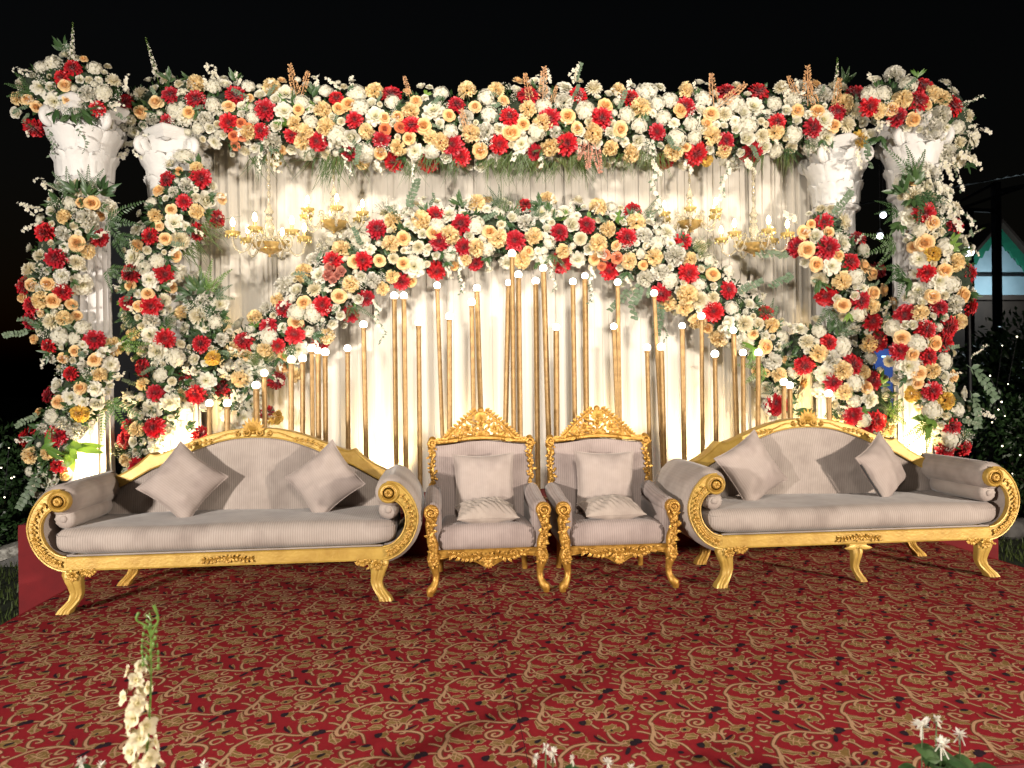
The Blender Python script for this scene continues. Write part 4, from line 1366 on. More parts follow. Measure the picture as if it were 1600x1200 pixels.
# greenery and fine filler, tucked between and hanging over the edges
def sprig(kind, px, py, ang, key, scale=1.0, out=0.0, face=0.7):
    gd = GARL[key]
    sx, sy, r = near(gd, px, py)
    dl = min(math.hypot(px - sx, py - sy) / r, 0.97)
    m = mpp(px, py, gd['Y'])
    pos = P(px, py, gd['Y'] - r * m * 0.78 * math.sqrt(1 - dl * dl) - out)
    ang_ = math.radians(ang)
    x = Vector((math.cos(ang_), -face * 0.6, math.sin(ang_))).normalized()
    z = Vector((frnd.uniform(-.3, .3), -1, frnd.uniform(-.1, .4)))
    y = z.cross(x).normalized()
    z = x.cross(y)
    q = Matrix((x, y, z)).transposed().to_quaternion()
    base = pos - gd['root'].location
    sc = scale * frnd.uniform(0.85, 1.15)
    o = link(kind, frnd.choice(GR[kind]), gd['root'], base, q, sc)
    if kind == 'filler_blossom':
        link('filler_stem', frnd.choice(GR['filler_stem']), gd['root'], base, q, sc)
    if kind == 'trailing_blossom':
        link('trailing_vine', frnd.choice(GR['trailing_vine']), gd['root'], base, q, sc)
    if kind == 'flower_spike':
        link('spike_stem', frnd.choice(GR['spike_stem']), gd['root'], base, q, sc)
    return o
for key, gd in GARL.items():
    rnd = random.Random(hash_(key) + 5)
    S = gd['s']
    length = sum(math.hypot(S[i + 1][0] - S[i][0], S[i + 1][1] - S[i][1]) for i in range(len(S) - 1))
    dense = 0.4 if ('outer' in key or 'inner' in key) else 0.65
    for k in range(int(length / 3.6 * dense)):
        s = rnd.choice(S)
        a = rnd.random() * 2 * PI
        d = rnd.uniform(0.15, 0.92) ** 0.6
        px, py = s[0] + math.cos(a) * d * s[2] * .92, s[1] + math.sin(a) * d * s[2] * .92
        gap = min(math.hypot(px - q[0], py - q[1]) - q[2] for q in PLACED)
        kind = rnd.choices(['eucalyptus_sprig', 'fern_frond', 'leaf_cluster', 'filler_blossom', 'blossom_spray', 'bright_leaf_cluster'], [1.6, 1.3, 3, 3.6, 3.4, 0.5])[0]
        if gap < -6 and kind not in ('eucalyptus_sprig', 'blossom_spray') or gap < -10:
            if rnd.random() < 0.75:
                continue
        ang = math.degrees(math.atan2(-(py - s[1]), px - s[0])) + rnd.uniform(-60, 60)
        if d < 0.5:
            ang = rnd.uniform(0, 360)
        sprig(kind, px, py, ang, key, rnd.uniform(0.5, 0.8) * (0.75 if kind == 'eucalyptus_sprig' else 1), -0.03, rnd.uniform(0.2, 0.9))
    # mossy core the stems are stuck into
    g = MB()
    n = len(S)
    cp, rad = [], []
    for i in range(0, n, 3):
        sx, sy, r = S[i]
        cp.append(P(sx, sy, gd['Y']) - gd['root'].location)
        rad.append(r * mpp(sx, sy, gd['Y']) * 0.60 * (1 + 0.12 * math.sin(i * 1.7)))
    g.tube(cp, rad, 10)
    rr = random.Random(4)
    g.v = [tuple(c + rr.uniform(-.02, .02) for c in v) for v in g.v]
    g.build('moss_core', 'moss', gd['root'], auto=None)
    # a leafy under-layer over the core so no bare moss shows
    g = MB()
    for k in range(int(length * 2.6)):
        i = rr.randrange(n)
        sx, sy, r = S[i]
        a = rr.uniform(-0.55 * PI, 0.55 * PI)
        m = mpp(sx, sy, gd['Y'])
        j = min(i + 1, n - 1)
        tx, ty = S[j][0] - S[max(j - 2, 0)][0], S[j][1] - S[max(j - 2, 0)][1]
        L = math.hypot(tx, ty) or 1
        nx_, ny_ = -ty / L, tx / L
        off = math.sin(a) * r * 0.68
        p = P(sx + nx_ * off, sy + ny_ * off, gd['Y'] - math.cos(a) * r * m * 0.62) - gd['root'].location
        outd = Vector((nx_ * math.sin(a), -math.cos(a), -ny_ * math.sin(a)))
        d = (outd * rr.uniform(0.1, 0.6) + rvec(rr, 1.0)).normalized()
        g.leaf(p, d, rr.uniform(0.05, 0.09), rr.uniform(0.02, 0.035), (outd + rvec(rr, .6)), .1, rr.uniform(-.3, .1), 3)
    tag(g.build('leaf_underlayer', 'dark_leaf', gd['root'], auto=None), kind='stuff')
for px, py, key in STRAY:
    sx, sy, r = near(GARL[key], px, py)
    a = math.degrees(math.atan2(-(py - sy), px - sx))
    for t, kd in ((0.66, 'leaf_cluster'), (0.72, 'blossom_spray')):
        sprig(kd, sx + (px - sx) * t, sy + (py - sy) * t, a + frnd.uniform(-35, 35), key, 0.6, 0.0, 0.1)
# named greenery seen in the photograph
for x in list(range(380, 480, 26)) + list(range(505, 790, 20)) + list(range(800, 1010, 20)) + list(range(1030, 1260, 24)):
    s = near(GARL['header'], x, 240)
    if frnd.random() < 0.38:
        continue
    y = 246 + frnd.uniform(-6, 8) + (6 if 500 < x < 900 else 0)
    sprig('grass_tuft', x + frnd.uniform(-8, 8), y - 6, -90 + frnd.uniform(-22, 22), 'header', frnd.uniform(0.75, 1.15), 0.0, 0.1)
for kind, px, py, ang, key, sc in (
        ('fern_frond', 140, 298, 90, 'outer_left', 0.7), ('leaf_cluster', 160, 300, 40, 'outer_left', 1.0), ('leaf_cluster', 120, 298, 120, 'outer_left', 1.0), ('leaf_cluster', 140, 305, 80, 'outer_left', 1.0), ('fern_frond', 110, 300, 130, 'outer_left', 0.7),
        ('fern_frond', 165, 345, -10, 'outer_left', 1.2), ('fern_frond', 178, 370, -30, 'outer_left', 1.1), ('bright_fern', 185, 540, 10, 'outer_left', 0.9),
        ('fern_frond', 168, 420, -40, 'outer_left', 1.0), ('bright_fern', 170, 625, -60, 'outer_left', 1.1), ('bright_leaf_cluster', 70, 700, 20, 'outer_left', 1.5),
        ('bright_leaf_cluster', 108, 700, -50, 'outer_left', 1.5), ('eucalyptus_sprig', 48, 515, 200, 'outer_left', 0.7), ('eucalyptus_sprig', 62, 645, 215, 'outer_left', 0.7),
        ('eucalyptus_sprig', 60, 740, 250, 'outer_left', 1.1), ('blossom_spray', 90, 305, 140, 'outer_left', 0.9), ('blossom_spray', 70, 335, 160, 'outer_left', 0.8),
        ('leaf_cluster', 310, 455, 95, 'left_knot', 1.1), ('bright_fern', 325, 455, 80, 'left_knot', 0.9), ('leaf_cluster', 295, 460, 140, 'left_knot', 1.0), ('fern_frond', 335, 462, 30, 'left_knot', 0.9),
        ('grass_tuft', 296, 385, -50, 'inner_left', 1.0), ('grass_tuft', 318, 350, -40, 'inner_left', 1.0),
        ('flower_spike', 112, 92, 82, 'left_crown', 0.60), ('leaf_cluster', 100, 80, 100, 'left_crown', 0.8), ('blossom_spray', 52, 118, 165, 'left_crown', 0.8),
        ('leaf_cluster', 110, 178, -80, 'left_crown', 1.0), ('leaf_cluster', 130, 175, -60, 'left_crown', 1.0), ('trailing_vine', 120, 175, -75, 'left_crown', 0.8), ('trailing_vine', 80, 178, -85, 'left_crown', 0.9),
        ('leaf_cluster', 85, 172, -110, 'left_crown', 1.0), ('eucalyptus_sprig', 45, 165, 215, 'left_crown', 0.5),
        ('flower_spike', 246, 122, 102, 'header', 0.72), ('leaf_cluster', 265, 125, 85, 'header', 0.8), ('blossom_spray', 225, 205, -100, 'header', 1.2), ('blossom_spray', 240, 225, -80, 'header', 1.2), ('blossom_spray', 205, 215, -110, 'header', 1.0),
        ('peach_plume', 462, 145, 100, 'header', 0.95), ('peach_plume', 470, 150, 70, 'header', 0.85), ('leaf_cluster', 368, 125, 90, 'header', 0.8),
        ('peach_plume', 828, 155, 102, 'header', 1.05), ('peach_plume', 848, 155, 88, 'header', 1.05), ('peach_plume', 862, 160, 72, 'header', 0.7), ('peach_plume', 640, 150, 105, 'header', 0.6), ('peach_plume', 735, 215, 110, 'header', 0.9),
        ('peach_plume', 1115, 160, 98, 'header', 1.0), ('peach_plume', 1125, 165, 40, 'header', 1.1), ('peach_plume', 1245, 150, 120, 'header', 0.9), ('peach_plume', 1262, 155, 95, 'header', 1.1), ('peach_plume', 1275, 165, 115, 'header', 1.1), ('peach_plume', 1305, 168, 85, 'header', 1.2),
        ('flower_spike', 1305, 155, 91, 'header', 0.95), ('fern_frond', 1318, 130, 70, 'header', 0.6), ('pink_plume', 920, 222, -95, 'header', 0.95), ('pink_plume', 930, 228, -82, 'header', 1.1), ('pink_plume', 912, 225, -110, 'header', 0.7),
        ('trailing_blossom', 1022, 245, -92, 'header', 1.15), ('trailing_blossom', 1140, 252, -110, 'header', 0.9), ('trailing_blossom', 408, 232, -95, 'header', 0.5), ('blossom_spray', 425, 240, -70, 'header', 1.0), ('trailing_blossom', 535, 240, -70, 'header', 0.6), ('trailing_blossom', 645, 250, -90, 'header', 0.5), ('blossom_spray', 1168, 245, -80, 'header', 1.0),
        ('eucalyptus_sprig', 900, 130, 80, 'header', 0.7), ('blossom_spray', 890, 132, 70, 'header', 1.0), ('eucalyptus_sprig', 1040, 210, -60, 'header', 0.7), ('eucalyptus_sprig', 560, 225, -90, 'header', 0.6), ('eucalyptus_sprig', 1170, 225, -60, 'header', 0.7),
        ('trailing_blossom', 718, 400, -88, 'arch', 0.85), ('trailing_blossom', 585, 465, -80, 'arch', 0.9), ('trailing_blossom', 925, 415, -95, 'arch', 0.9), ('trailing_blossom', 860, 405, -85, 'arch', 0.6), ('eucalyptus_sprig', 1000, 440, -110, 'arch', 1.2), ('eucalyptus_sprig', 1030, 470, -95, 'arch', 1.2), ('eucalyptus_sprig', 985, 450, -130, 'arch', 1.0),
        ('trailing_vine', 1032, 480, -85, 'arch', 0.8), ('eucalyptus_sprig', 640, 330, 80, 'arch', 1.0), ('filler_blossom', 605, 335, 110, 'arch', 1.1), ('filler_blossom', 620, 345, 60, 'arch', 1.0), ('leaf_cluster', 720, 320, 95, 'arch', 0.8), ('leaf_cluster', 845, 320, 100, 'arch', 0.9), ('grass_tuft', 790, 330, 80, 'arch', 0.8), ('grass_tuft', 405, 560, 160, 'arch', 0.8), ('grass_tuft', 410, 562, 60, 'arch', 0.7),
        ('eucalyptus_sprig', 568, 385, 120, 'arch', 0.6), ('eucalyptus_sprig', 490, 445, 140, 'arch', 0.6), ('bright_leaf_cluster', 1180, 545, 200, 'arch', 1.2), ('bright_fern', 1195, 575, 210, 'arch', 1.0), ('eucalyptus_sprig', 1150, 460, 30, 'arch', 1.0), ('grass_tuft', 1090, 395, 40, 'arch', 0.7),
        ('eucalyptus_sprig', 1235, 395, 190, 'inner_right', 1.2), ('eucalyptus_sprig', 1240, 425, 215, 'inner_right', 1.1), ('eucalyptus_sprig', 1300, 340, 60, 'inner_right', 1.2), ('trailing_vine', 1310, 345, 75, 'inner_right', 0.7), ('blossom_spray', 1248, 345, 160, 'inner_right', 1.0), ('fern_frond', 1295, 480, -100, 'inner_right', 1.0), ('bright_leaf_cluster', 1325, 490, -80, 'inner_right', 0.9), ('leaf_cluster', 1280, 440, 240, 'inner_right', 1.0),
        ('fern_frond', 1310, 520, 40, 'right_tail', 0.9), ('leaf_cluster', 1295, 515, 60, 'right_tail', 0.9), ('bright_leaf_cluster', 1375, 600, 30, 'right_tail', 1.0), ('bright_fern', 1385, 640, 0, 'right_tail', 1.0), ('leaf_cluster', 1265, 640, -100, 'right_tail', 1.2), ('leaf_cluster', 1300, 640, -90, 'right_tail', 1.0), ('fern_frond', 1360, 675, -110, 'right_tail', 0.9),
        ('fern_frond', 1425, 275, 100, 'outer_right', 1.1), ('leaf_cluster', 1410, 300, 150, 'outer_right', 1.2), ('leaf_cluster', 1425, 310, -90, 'outer_right', 1.2), ('fern_frond', 1440, 300, -60, 'outer_right', 1.2), ('leaf_cluster', 1430, 285, 90, 'outer_right', 1.2), ('fern_frond', 1405, 330, 180, 'outer_right', 1.0), ('fern_frond', 1400, 380, 200, 'outer_right', 1.1), ('fern_frond', 1410, 420, 215, 'outer_right', 1.1), ('leaf_cluster', 1405, 350, 240, 'outer_right', 1.0), ('leaf_cluster', 1420, 440, 230, 'outer_right', 1.0),
        ('trailing_blossom', 1462, 280, -60, 'outer_right', 1.2), ('blossom_spray', 1455, 285, -50, 'outer_right', 1.2), ('blossom_spray', 1470, 305, -60, 'outer_right', 1.2), ('blossom_spray', 1483, 325, -70, 'outer_right', 1.1), ('flower_spike', 1505, 372, 25, 'outer_right', 0.5), ('bright_leaf_cluster', 1485, 385, 10, 'outer_right', 0.9),
        ('eucalyptus_sprig', 1510, 570, -50, 'outer_right', 1.2), ('eucalyptus_sprig', 1515, 610, -80, 'outer_right', 1.2), ('bright_leaf_cluster', 1455, 655, 200, 'outer_right', 1.4), ('bright_fern', 1450, 660, 230, 'outer_right', 1.0), ('blossom_spray', 1520, 640, -20, 'outer_right', 1.0), ('trailing_blossom', 1515, 560, 40, 'outer_right', 0.5), ('leaf_cluster', 1415, 590, 200, 'outer_right', 1.0),
        ('blossom_spray', 1500, 215, 10, 'right_crown', 1.2), ('blossom_spray', 1495, 235, -40, 'right_crown', 1.2), ('blossom_spray', 1475, 250, -80, 'right_crown', 1.2), ('trailing_blossom', 1490, 245, -85, 'right_crown', 0.8), ('trailing_blossom', 1470, 240, -100, 'right_crown', 0.8), ('trailing_blossom', 1498, 165, 20, 'right_crown', 0.5), ('bright_leaf_cluster', 1434, 120, 90, 'right_crown', 0.7), ('leaf_cluster', 1375, 215, -90, 'right_crown', 1.0), ('eucalyptus_sprig', 1350, 215, -90, 'right_crown', 1.0), ('blossom_spray', 1340, 235, -90, 'right_crown', 1.0)):
    sprig(kind, px, py, ang, key, sc, 0.02, 0.3)

# ------------------------------------------------------------------ carved ornament helpers (front faces -Y)
FRONT = Vector((0, -1, 0))
def spiral(g, cx, cz, y, r, turns=1.6, rad=0.01, start=0.0, cw=1, n=22):
    pts_, rr = [], []
    for k in range(n):
        t = k / (n - 1)
        a = start + cw * t * turns * 2 * PI
        q = r * (1 - 0.86 * t)
        pts_.append((cx + q * math.cos(a), y - 0.006 * math.sin(PI * t), cz + q * math.sin(a)))
        rr.append(rad * (1 - 0.45 * t))
    g.tube(pts_, rr, 7)
    g.sphere((cx, y - 0.004, cz), rad * 0.9, 5)
def rosette(g, cx, cz, y, r, n=7):
    for k in range(n):
        a = 2 * PI * k / n
        g.leaf((cx + 0.15 * r * math.cos(a), y, cz + 0.15 * r * math.sin(a)), (math.cos(a), -0.15, math.sin(a)), r, r * 0.75, FRONT, 0.35, 0.1, 3)
    g.sphere((cx, y - r * 0.15, cz), r * 0.3, 5)
def vine(g, path, y, L, W, rnd, stem=0.006, both=True, step=1):
    """running stem with leaves in relief; path = (x, z) points"""
    p3 = [(p[0], y - 0.003, p[1]) for p in path]
    g.tube(p3, [stem] * len(p3), 6)
    for i in range(0, len(path) - 1, step):
        d = Vector((path[i + 1][0] - path[i][0], 0, path[i + 1][1] - path[i][1])).normalized()
        nrm = Vector((-d.z, 0, d.x))
        for s_ in ((-1, 1) if both else (1,)):
            dd = d * rnd.uniform(0.5, 1.0) + nrm * s_ * rnd.uniform(0.5, 1.0) + FRONT * 0.15
            g.leaf(p3[i], dd, L * rnd.uniform(0.8, 1.2), W, FRONT, 0.5, 0.1, 3)
def gilt_lumps(g, path, y, w, rnd, n=40, L=0.035):
    """deep acanthus carving covering a band along path (x,z)"""
    for k in range(n):
        t = k / n * (len(path) - 1.001)
        i = int(t)
        f = t - i
        x = path[i][0] * (1 - f) + path[i + 1][0] * f + rnd.uniform(-w, w) * .5
        z = path[i][1] * (1 - f) + path[i + 1][1] * f
        a = rnd.uniform(0, 2 * PI)
        g.leaf((x, y, z), (math.cos(a), -0.35, math.sin(a)), L * rnd.uniform(.7, 1.2), L * .55, FRONT, 0.55, 0.15, 3)

# ------------------------------------------------------------------ sofas
SA = 0.94
A_OUT = [(.030, .492), (.075, .488), (.123, .462), (.18, .394), (.21, .325), (.221, .26), (.208, .19), (.173, .113), (.115, .048), (.05, .012), (0, 0)]
A_INN = [(.030, .372), (.062, .376), (.092, .366), (.122, .335), (.14, .297), (.146, .26), (.14, .21), (.118, .16), (.08, .118), (.04, .094), (0, .085)]
def arm_curves(s, grow=0.0, n=34):
    o = [(SA + x, 0.25 + z) for x, z in interp(A_OUT, n)]
    i = [(SA + x, 0.25 + z) for x, z in interp(A_INN, n)]
    out = []
    for k in range(n):
        dx, dz = o[k][0] - i[k][0], o[k][1] - i[k][1]
        L = math.hypot(dx, dz)
        out.append((o[k][0] + dx / L * grow, o[k][1] + dz / L * grow))
    return [(s * x, z) for x, z in out], [(s * x, z) for x, z in i]
B_TOP = [(0, 1.055), (.12, 1.05), (.25, 1.027), (.38, .987), (.5, .938), (.6, .898), (.66, .885), (.695, .895), (.72, .872), (.78, .82), (.85, .775), (.93, .735), (1.0, .70)]
B_LOW = [(0, .992), (.12, .986), (.25, .962), (.38, .918), (.5, .866), (.6, .818), (.66, .795), (.695, .78), (.72, .765), (.78, .73), (.85, .69), (.93, .65), (1.0, .61)]
def tilt(g, start, k=0.14, z0=0.45):
    g.v[start:] = [(x, y + (z - z0) * k, z) for x, y, z in g.v[start:]]
def sofa_meshes():
    M = []
    rnd = random.Random(21)
    for s in (-1, 1):
        # upholstered arm: scroll-shaped shell with a padded roll on top
        g = MB()
        o, i = arm_curves(s, 0.028)
        g.strip_solid(o, i, 0.022, 0.735, 0.022, 4)
        ys = [0.012, 0.02, 0.045, 0.2, 0.4, 0.6, 0.715, 0.735]
        rs = [0.055, 0.08, 0.096, 0.100, 0.102, 0.100, 0.09, 0.06]
        g.tube([(s * (SA + 0.048), y, 0.672) for y in ys], rs, 24)
        M.append(('arm', g.mesh('arm', 'velvet', True, 50)))
        # gilt front of the arm with a raised rim
        g = MB()
        o, i = arm_curves(s)
        g.strip_solid(o, i, -0.012, 0.024, 0.008, 1)
        for crv, ins in ((o, 0.006), (i, -0.006)):
            pass
        g.tube([(x, -0.012, z) for x, z in o], 0.006, 6)
        g.tube([(x, -0.012, z) for x, z in i], 0.006, 6)
        g.lathe([(0.066, -0.02), (0.066, 0.016), (0.058, 0.024), (0.052, 0.018), (0.046, 0.022)], 28, (s * (SA + 0.040), 0, 0.672), axis='Y')
        M.append(('arm_front', g.mesh('arm_front', 'sofa_gold', True, 45)))
        g = MB()
        c = (s * (SA + 0.040), 0.672)
        g.lathe([(0.046, 0.014), (0.046, 0.026), (0.038, 0.03), (0.034, 0.022), (0.028, 0.022), (0.026, 0.032), (0.018, 0.036), (0.0, 0.03)], 26, (c[0], 0, c[1]), axis='Y')
        rosette(g, c[0], c[1], -0.03, 0.02, 6)
        mid = [((o[k][0] + i[k][0]) / 2, (o[k][1] + i[k][1]) / 2) for k in range(len(o))]
        up = mid[7:20]
        vine(g, up[::2], -0.016, 0.028, 0.016, rnd, 0.004)
        rosette(g, mid[20][0], mid[20][1], -0.018, 0.026, 6)
        lowp = mid[21:32]
        vine(g, lowp, -0.016, 0.030, 0.018, rnd, 0.009)
        g.tube([(x, -0.02, z) for x, z in mid[22:31]], [0.012 - 0.0007 * k for k in range(9)], 7)
        M.append(('carved_leaf_scroll', g.mesh('carved_leaf_scroll', 'carved_gold', True, 60)))
    # seat rail
    g = MB()
    g.box((0, 0.006, 0.294), (2 * SA - 0.001, 0.036, 0.084))
    g.tube([(-SA, -0.013, 0.332), (SA, -0.013, 0.332)], 0.005, 6)
    g.tube([(-SA, -0.013, 0.256), (SA, -0.013, 0.256)], 0.005, 6)
    for s in (-1, 1):
        g.box((s * (SA - 0.03), 0.37, 0.294), (0.03, 0.68, 0.08))
    g.box((0, 0.70, 0.294), (2 * SA - 0.1, 0.03, 0.08))
    g.box((0, 0.36, 0.33), (2 * SA - 0.04, 0.66, 0.012))
    M.append(('seat_rail', g.mesh('seat_rail', 'sofa_gold', False)))
    g = MB()
    pth = [(x, 0.294 + 0.006 * math.sin(x * 40)) for x in [k * 0.022 for k in range(8)]]
    for s in (-1, 1):
        vine(g, [(s * x, z) for x, z in pth], -0.014, 0.030, 0.016, rnd, 0.005)
    rosette(g, 0, 0.294, -0.016, 0.026, 7)
    M.append(('rail_carving', g.mesh('rail_carving', 'carved_gold', True, 60)))
    # seat cushion
    g = MB()
    def crown(p):
        x, y, z = p
        if z > 0.44:
            z += 0.018 * (1 - (x / 1.0) ** 4) * (1 - ((y - 0.3) / 0.36) ** 2) + 0.006 * math.sin(x * 5.1) * math.sin(y * 7) - 0.012 * math.exp(-((x - 0.35) / 0.2) ** 2 - ((y - 0.3) / 0.2) ** 2) - 0.010 * math.exp(-((x + 0.4) / 0.22) ** 2 - ((y - 0.28) / 0.2) ** 2)
        if y < 0.1:
            y -= 0.014 * math.sin(PI * max(0, min(1, (z - 0.335) / 0.16)))
        ex = max(0, abs(x) - 0.86)
        z += ex * 0.13 * (1 if z < 0.45 else 0.25)
        return Vector((x, y, z))
    g.rbox((-1.02, 0.008, 0.338), (1.02, 0.66, 0.492), 0.055, 22, crown)
    M.append(('seat_cushion', g.mesh('seat_cushion', 'corduroy', True, None)))
    g = MB()
    g.tube([(-SA + 0.0, -0.004, 0.343), (SA, -0.004, 0.343)], 0.006, 6)
    M.append(('piping', g.mesh('piping', 'velvet')))
    # camel back: upholstery
    g = MB()
    top = interp(B_LOW, 30)
    xs = [-x for x, z in top[:0:-1]] + [x for x, z in top]
    zs = [z for x, z in top[:0:-1]] + [z for x, z in top]
    rows = []
    nz = 14
    for x, zt in zip(xs, zs):
        row = []
        for k in range(nz + 1):
            t = k / nz
            z = 0.42 + (zt + 0.012 - 0.42) * t
            bul = 0.030 * math.sin(PI * min(1, t * 1.04)) ** 0.6 * max(0.0, 1 - min(1, abs(x / 0.98)) ** 6)
            row.append((x, 0.602 - bul, z))
        rows.append(row)
    g.grid(rows)
    g.grid([[(p[0], 0.70, p[2]) for p in r][::-1] for r in rows])
    tilt(g, 0)
    M.append(('backrest', g.mesh('backrest', 'corduroy', True, 60)))
    # gilt top frame
    g = MB()
    to, ti = interp(B_TOP, 44), interp(B_LOW, 44)
    o = [(-x, z) for x, z in to[:0:-1]] + to
    i = [(-x, z) for x, z in ti[:0:-1]] + ti
    g.strip_solid(o, i, 0.575, 0.70, 0.010, 1)
    g.tube([(x, 0.577, z - 0.004) for x, z in o], 0.007, 6)
    g.tube([(x, 0.577, z + 0.004) for x, z in i], 0.006, 6)
    tilt(g, 0)
    M.append(('back_frame', g.mesh('back_frame', 'sofa_gold', True, 50)))
    # carved vine and shell crest
    g = MB()
    for s in (-1, 1):
        mid = [((a[0] + b[0]) / 2, (a[1] + b[1]) / 2) for a, b in zip(to, ti)]
        pth = [(s * x, z + 0.010 * math.sin(k * 0.9)) for k, (x, z) in enumerate(mid[3:17])]
        g.tube([(x, 0.570, z) for x, z in pth], 0.006, 6)
        vine(g, pth[5:], 0.572, 0.028, 0.015, rnd, 0.005)
        spiral(g, s * 0.048, 1.028, 0.570, 0.030, 1.5, 0.010, PI / 2, s)
        spiral(g, s * 0.105, 1.018, 0.571, 0.020, 1.3, 0.007, PI / 2, -s)
    for k in range(9):
        a = PI * (0.08 + 0.84 * k / 8)
        L = 0.075 + 0.03 * math.sin(a) ** 2
        g.leaf((0.012 * math.cos(a), 0.574, 1.035), (math.cos(a) * 0.85, -0.10, math.sin(a)), L, 0.028, FRONT, 0.6, 0.15, 4)
    g.sphere((0, 0.565, 1.03), 0.016, 6)
    tilt(g, 0)
    M.append(('shell_crest', g.mesh('shell_crest', 'carved_gold', True, 60)))
    return M
def cabriole(s, back=False, plain=False):
    """fluted leg; s = outward direction; top centre at x=0, z=0.255"""
    g = MB()
    prof = [  # z, centre x (outward), half width, y centre, half depth
        (0.256, 0.000, 0.062, 0.030, 0.045), (0.225, 0.004, 0.060, 0.022, 0.045), (0.19, 0.002, 0.050, 0.018, 0.040), (0.15, -0.008, 0.042, 0.022, 0.034),
        (0.11, -0.014, 0.037, 0.024, 0.030), (0.075, -0.004, 0.036, 0.020, 0.030), (0.045, 0.018, 0.038, 0.010, 0.034), (0.02, 0.038, 0.042, 0.000, 0.040), (0.0, 0.046, 0.044, -0.004, 0.044)]
    rows = []
    n = 40
    for z, cx, hw, cy, hd in prof:
        row = []
        for k in range(n):
            a = 2 * PI * k / n
            ca, sa = math.cos(a), math.sin(a)
            q = (abs(ca) ** 4 + abs(sa) ** 4) ** -0.25
            flu = 1 - (0.26 * (0.5 + 0.5 * math.cos(ca * hw * 2 * PI / 0.0205)) if (sa < -0.2 and not plain) else 0)
            row.append((s * cx + ca * q * hw, cy + sa * q * hd * flu, z))
        rows.append(row)
    g.grid(rows[::-1] if True else rows, closed_v=True)
    o = len(g.v) - n * len(rows)
    g.f.append(tuple(o + k for k in reversed(range(n))))
    g.f.append(tuple(o + n * (len(rows) - 1) + k for k in range(n)))
    return g
def leg_carving(s):
    g = MB()
    rnd = random.Random(9)
    rosette(g, -s * 0.01, 0.226, -0.022, 0.034, 7)
    # bracket leaf running along under the rail
    pth = [(-s * (0.045 + 0.012 * k), 0.238 + 0.008 * math.sin(k) + 0.001 * k) for k in range(8)]
    vine(g, pth, -0.006, 0.030, 0.020, rnd, 0.010)
    gilt_lumps(g, [(-s * 0.05, 0.215), (s * 0.045, 0.225)], -0.022, 0.02, rnd, 10, 0.026)
    return g
SOFA_PARTS = sofa_meshes()
LEG = {s: cabriole(s).mesh('leg', 'sofa_gold', True, 60) for s in (-1, 1)}
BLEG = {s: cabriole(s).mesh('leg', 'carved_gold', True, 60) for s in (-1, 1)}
LCARV = {s: leg_carving(s).mesh('leg_carving', 'carved_gold', True, 60) for s in (-1, 1)}
g = cabriole(1)
MIDLEG = g.mesh('leg', 'sofa_gold', True, 60)
g = MB()
for s in (-1, 1):
    g.leaf((0, -0.010, 0.232), (s, 0, -0.1), 0.10, 0.03, FRONT, 0.3, 0, 4)
g.box((0, 0.012, 0.238), (0.12, 0.04, 0.030))
MIDBR = g.mesh('leg_bracket', 'sofa_gold', True, 40)
def sofa(X, Y, label, midleg, rz=0.0):
    root = thing('sofa', label, 'sofa', (X, Y, 0.004), rz, 'gilt scroll-arm sofas')
    for nm, me in SOFA_PARTS:
        link(nm, me, root)
    for s in (-1, 1):
        lg = link('leg', LEG[s], root, (s * (SA - 0.03), 0.0, 0))
        link('leg_carving', LCARV[s], lg)
        bl = link('leg', BLEG[s], root, (s * (SA - 0.12), 0.62, 0))
        tag(bl, 'dark rear leg')
    if midleg:
        m = link('leg', MIDLEG, root, (0, 0.004, 0), None, (0.62, 0.9, 0.9))
        link('leg_bracket', MIDBR, root)
    return root
SOFA_L = (-1.30, 0.015)
SOFA_R = (2.775, 0.0)
sofa(*SOFA_L, 'grey corduroy sofa with gilt scroll arms, left of the armchairs', False)
sofa(*SOFA_R, 'grey corduroy sofa with gilt scroll arms, right of the armchairs', True)

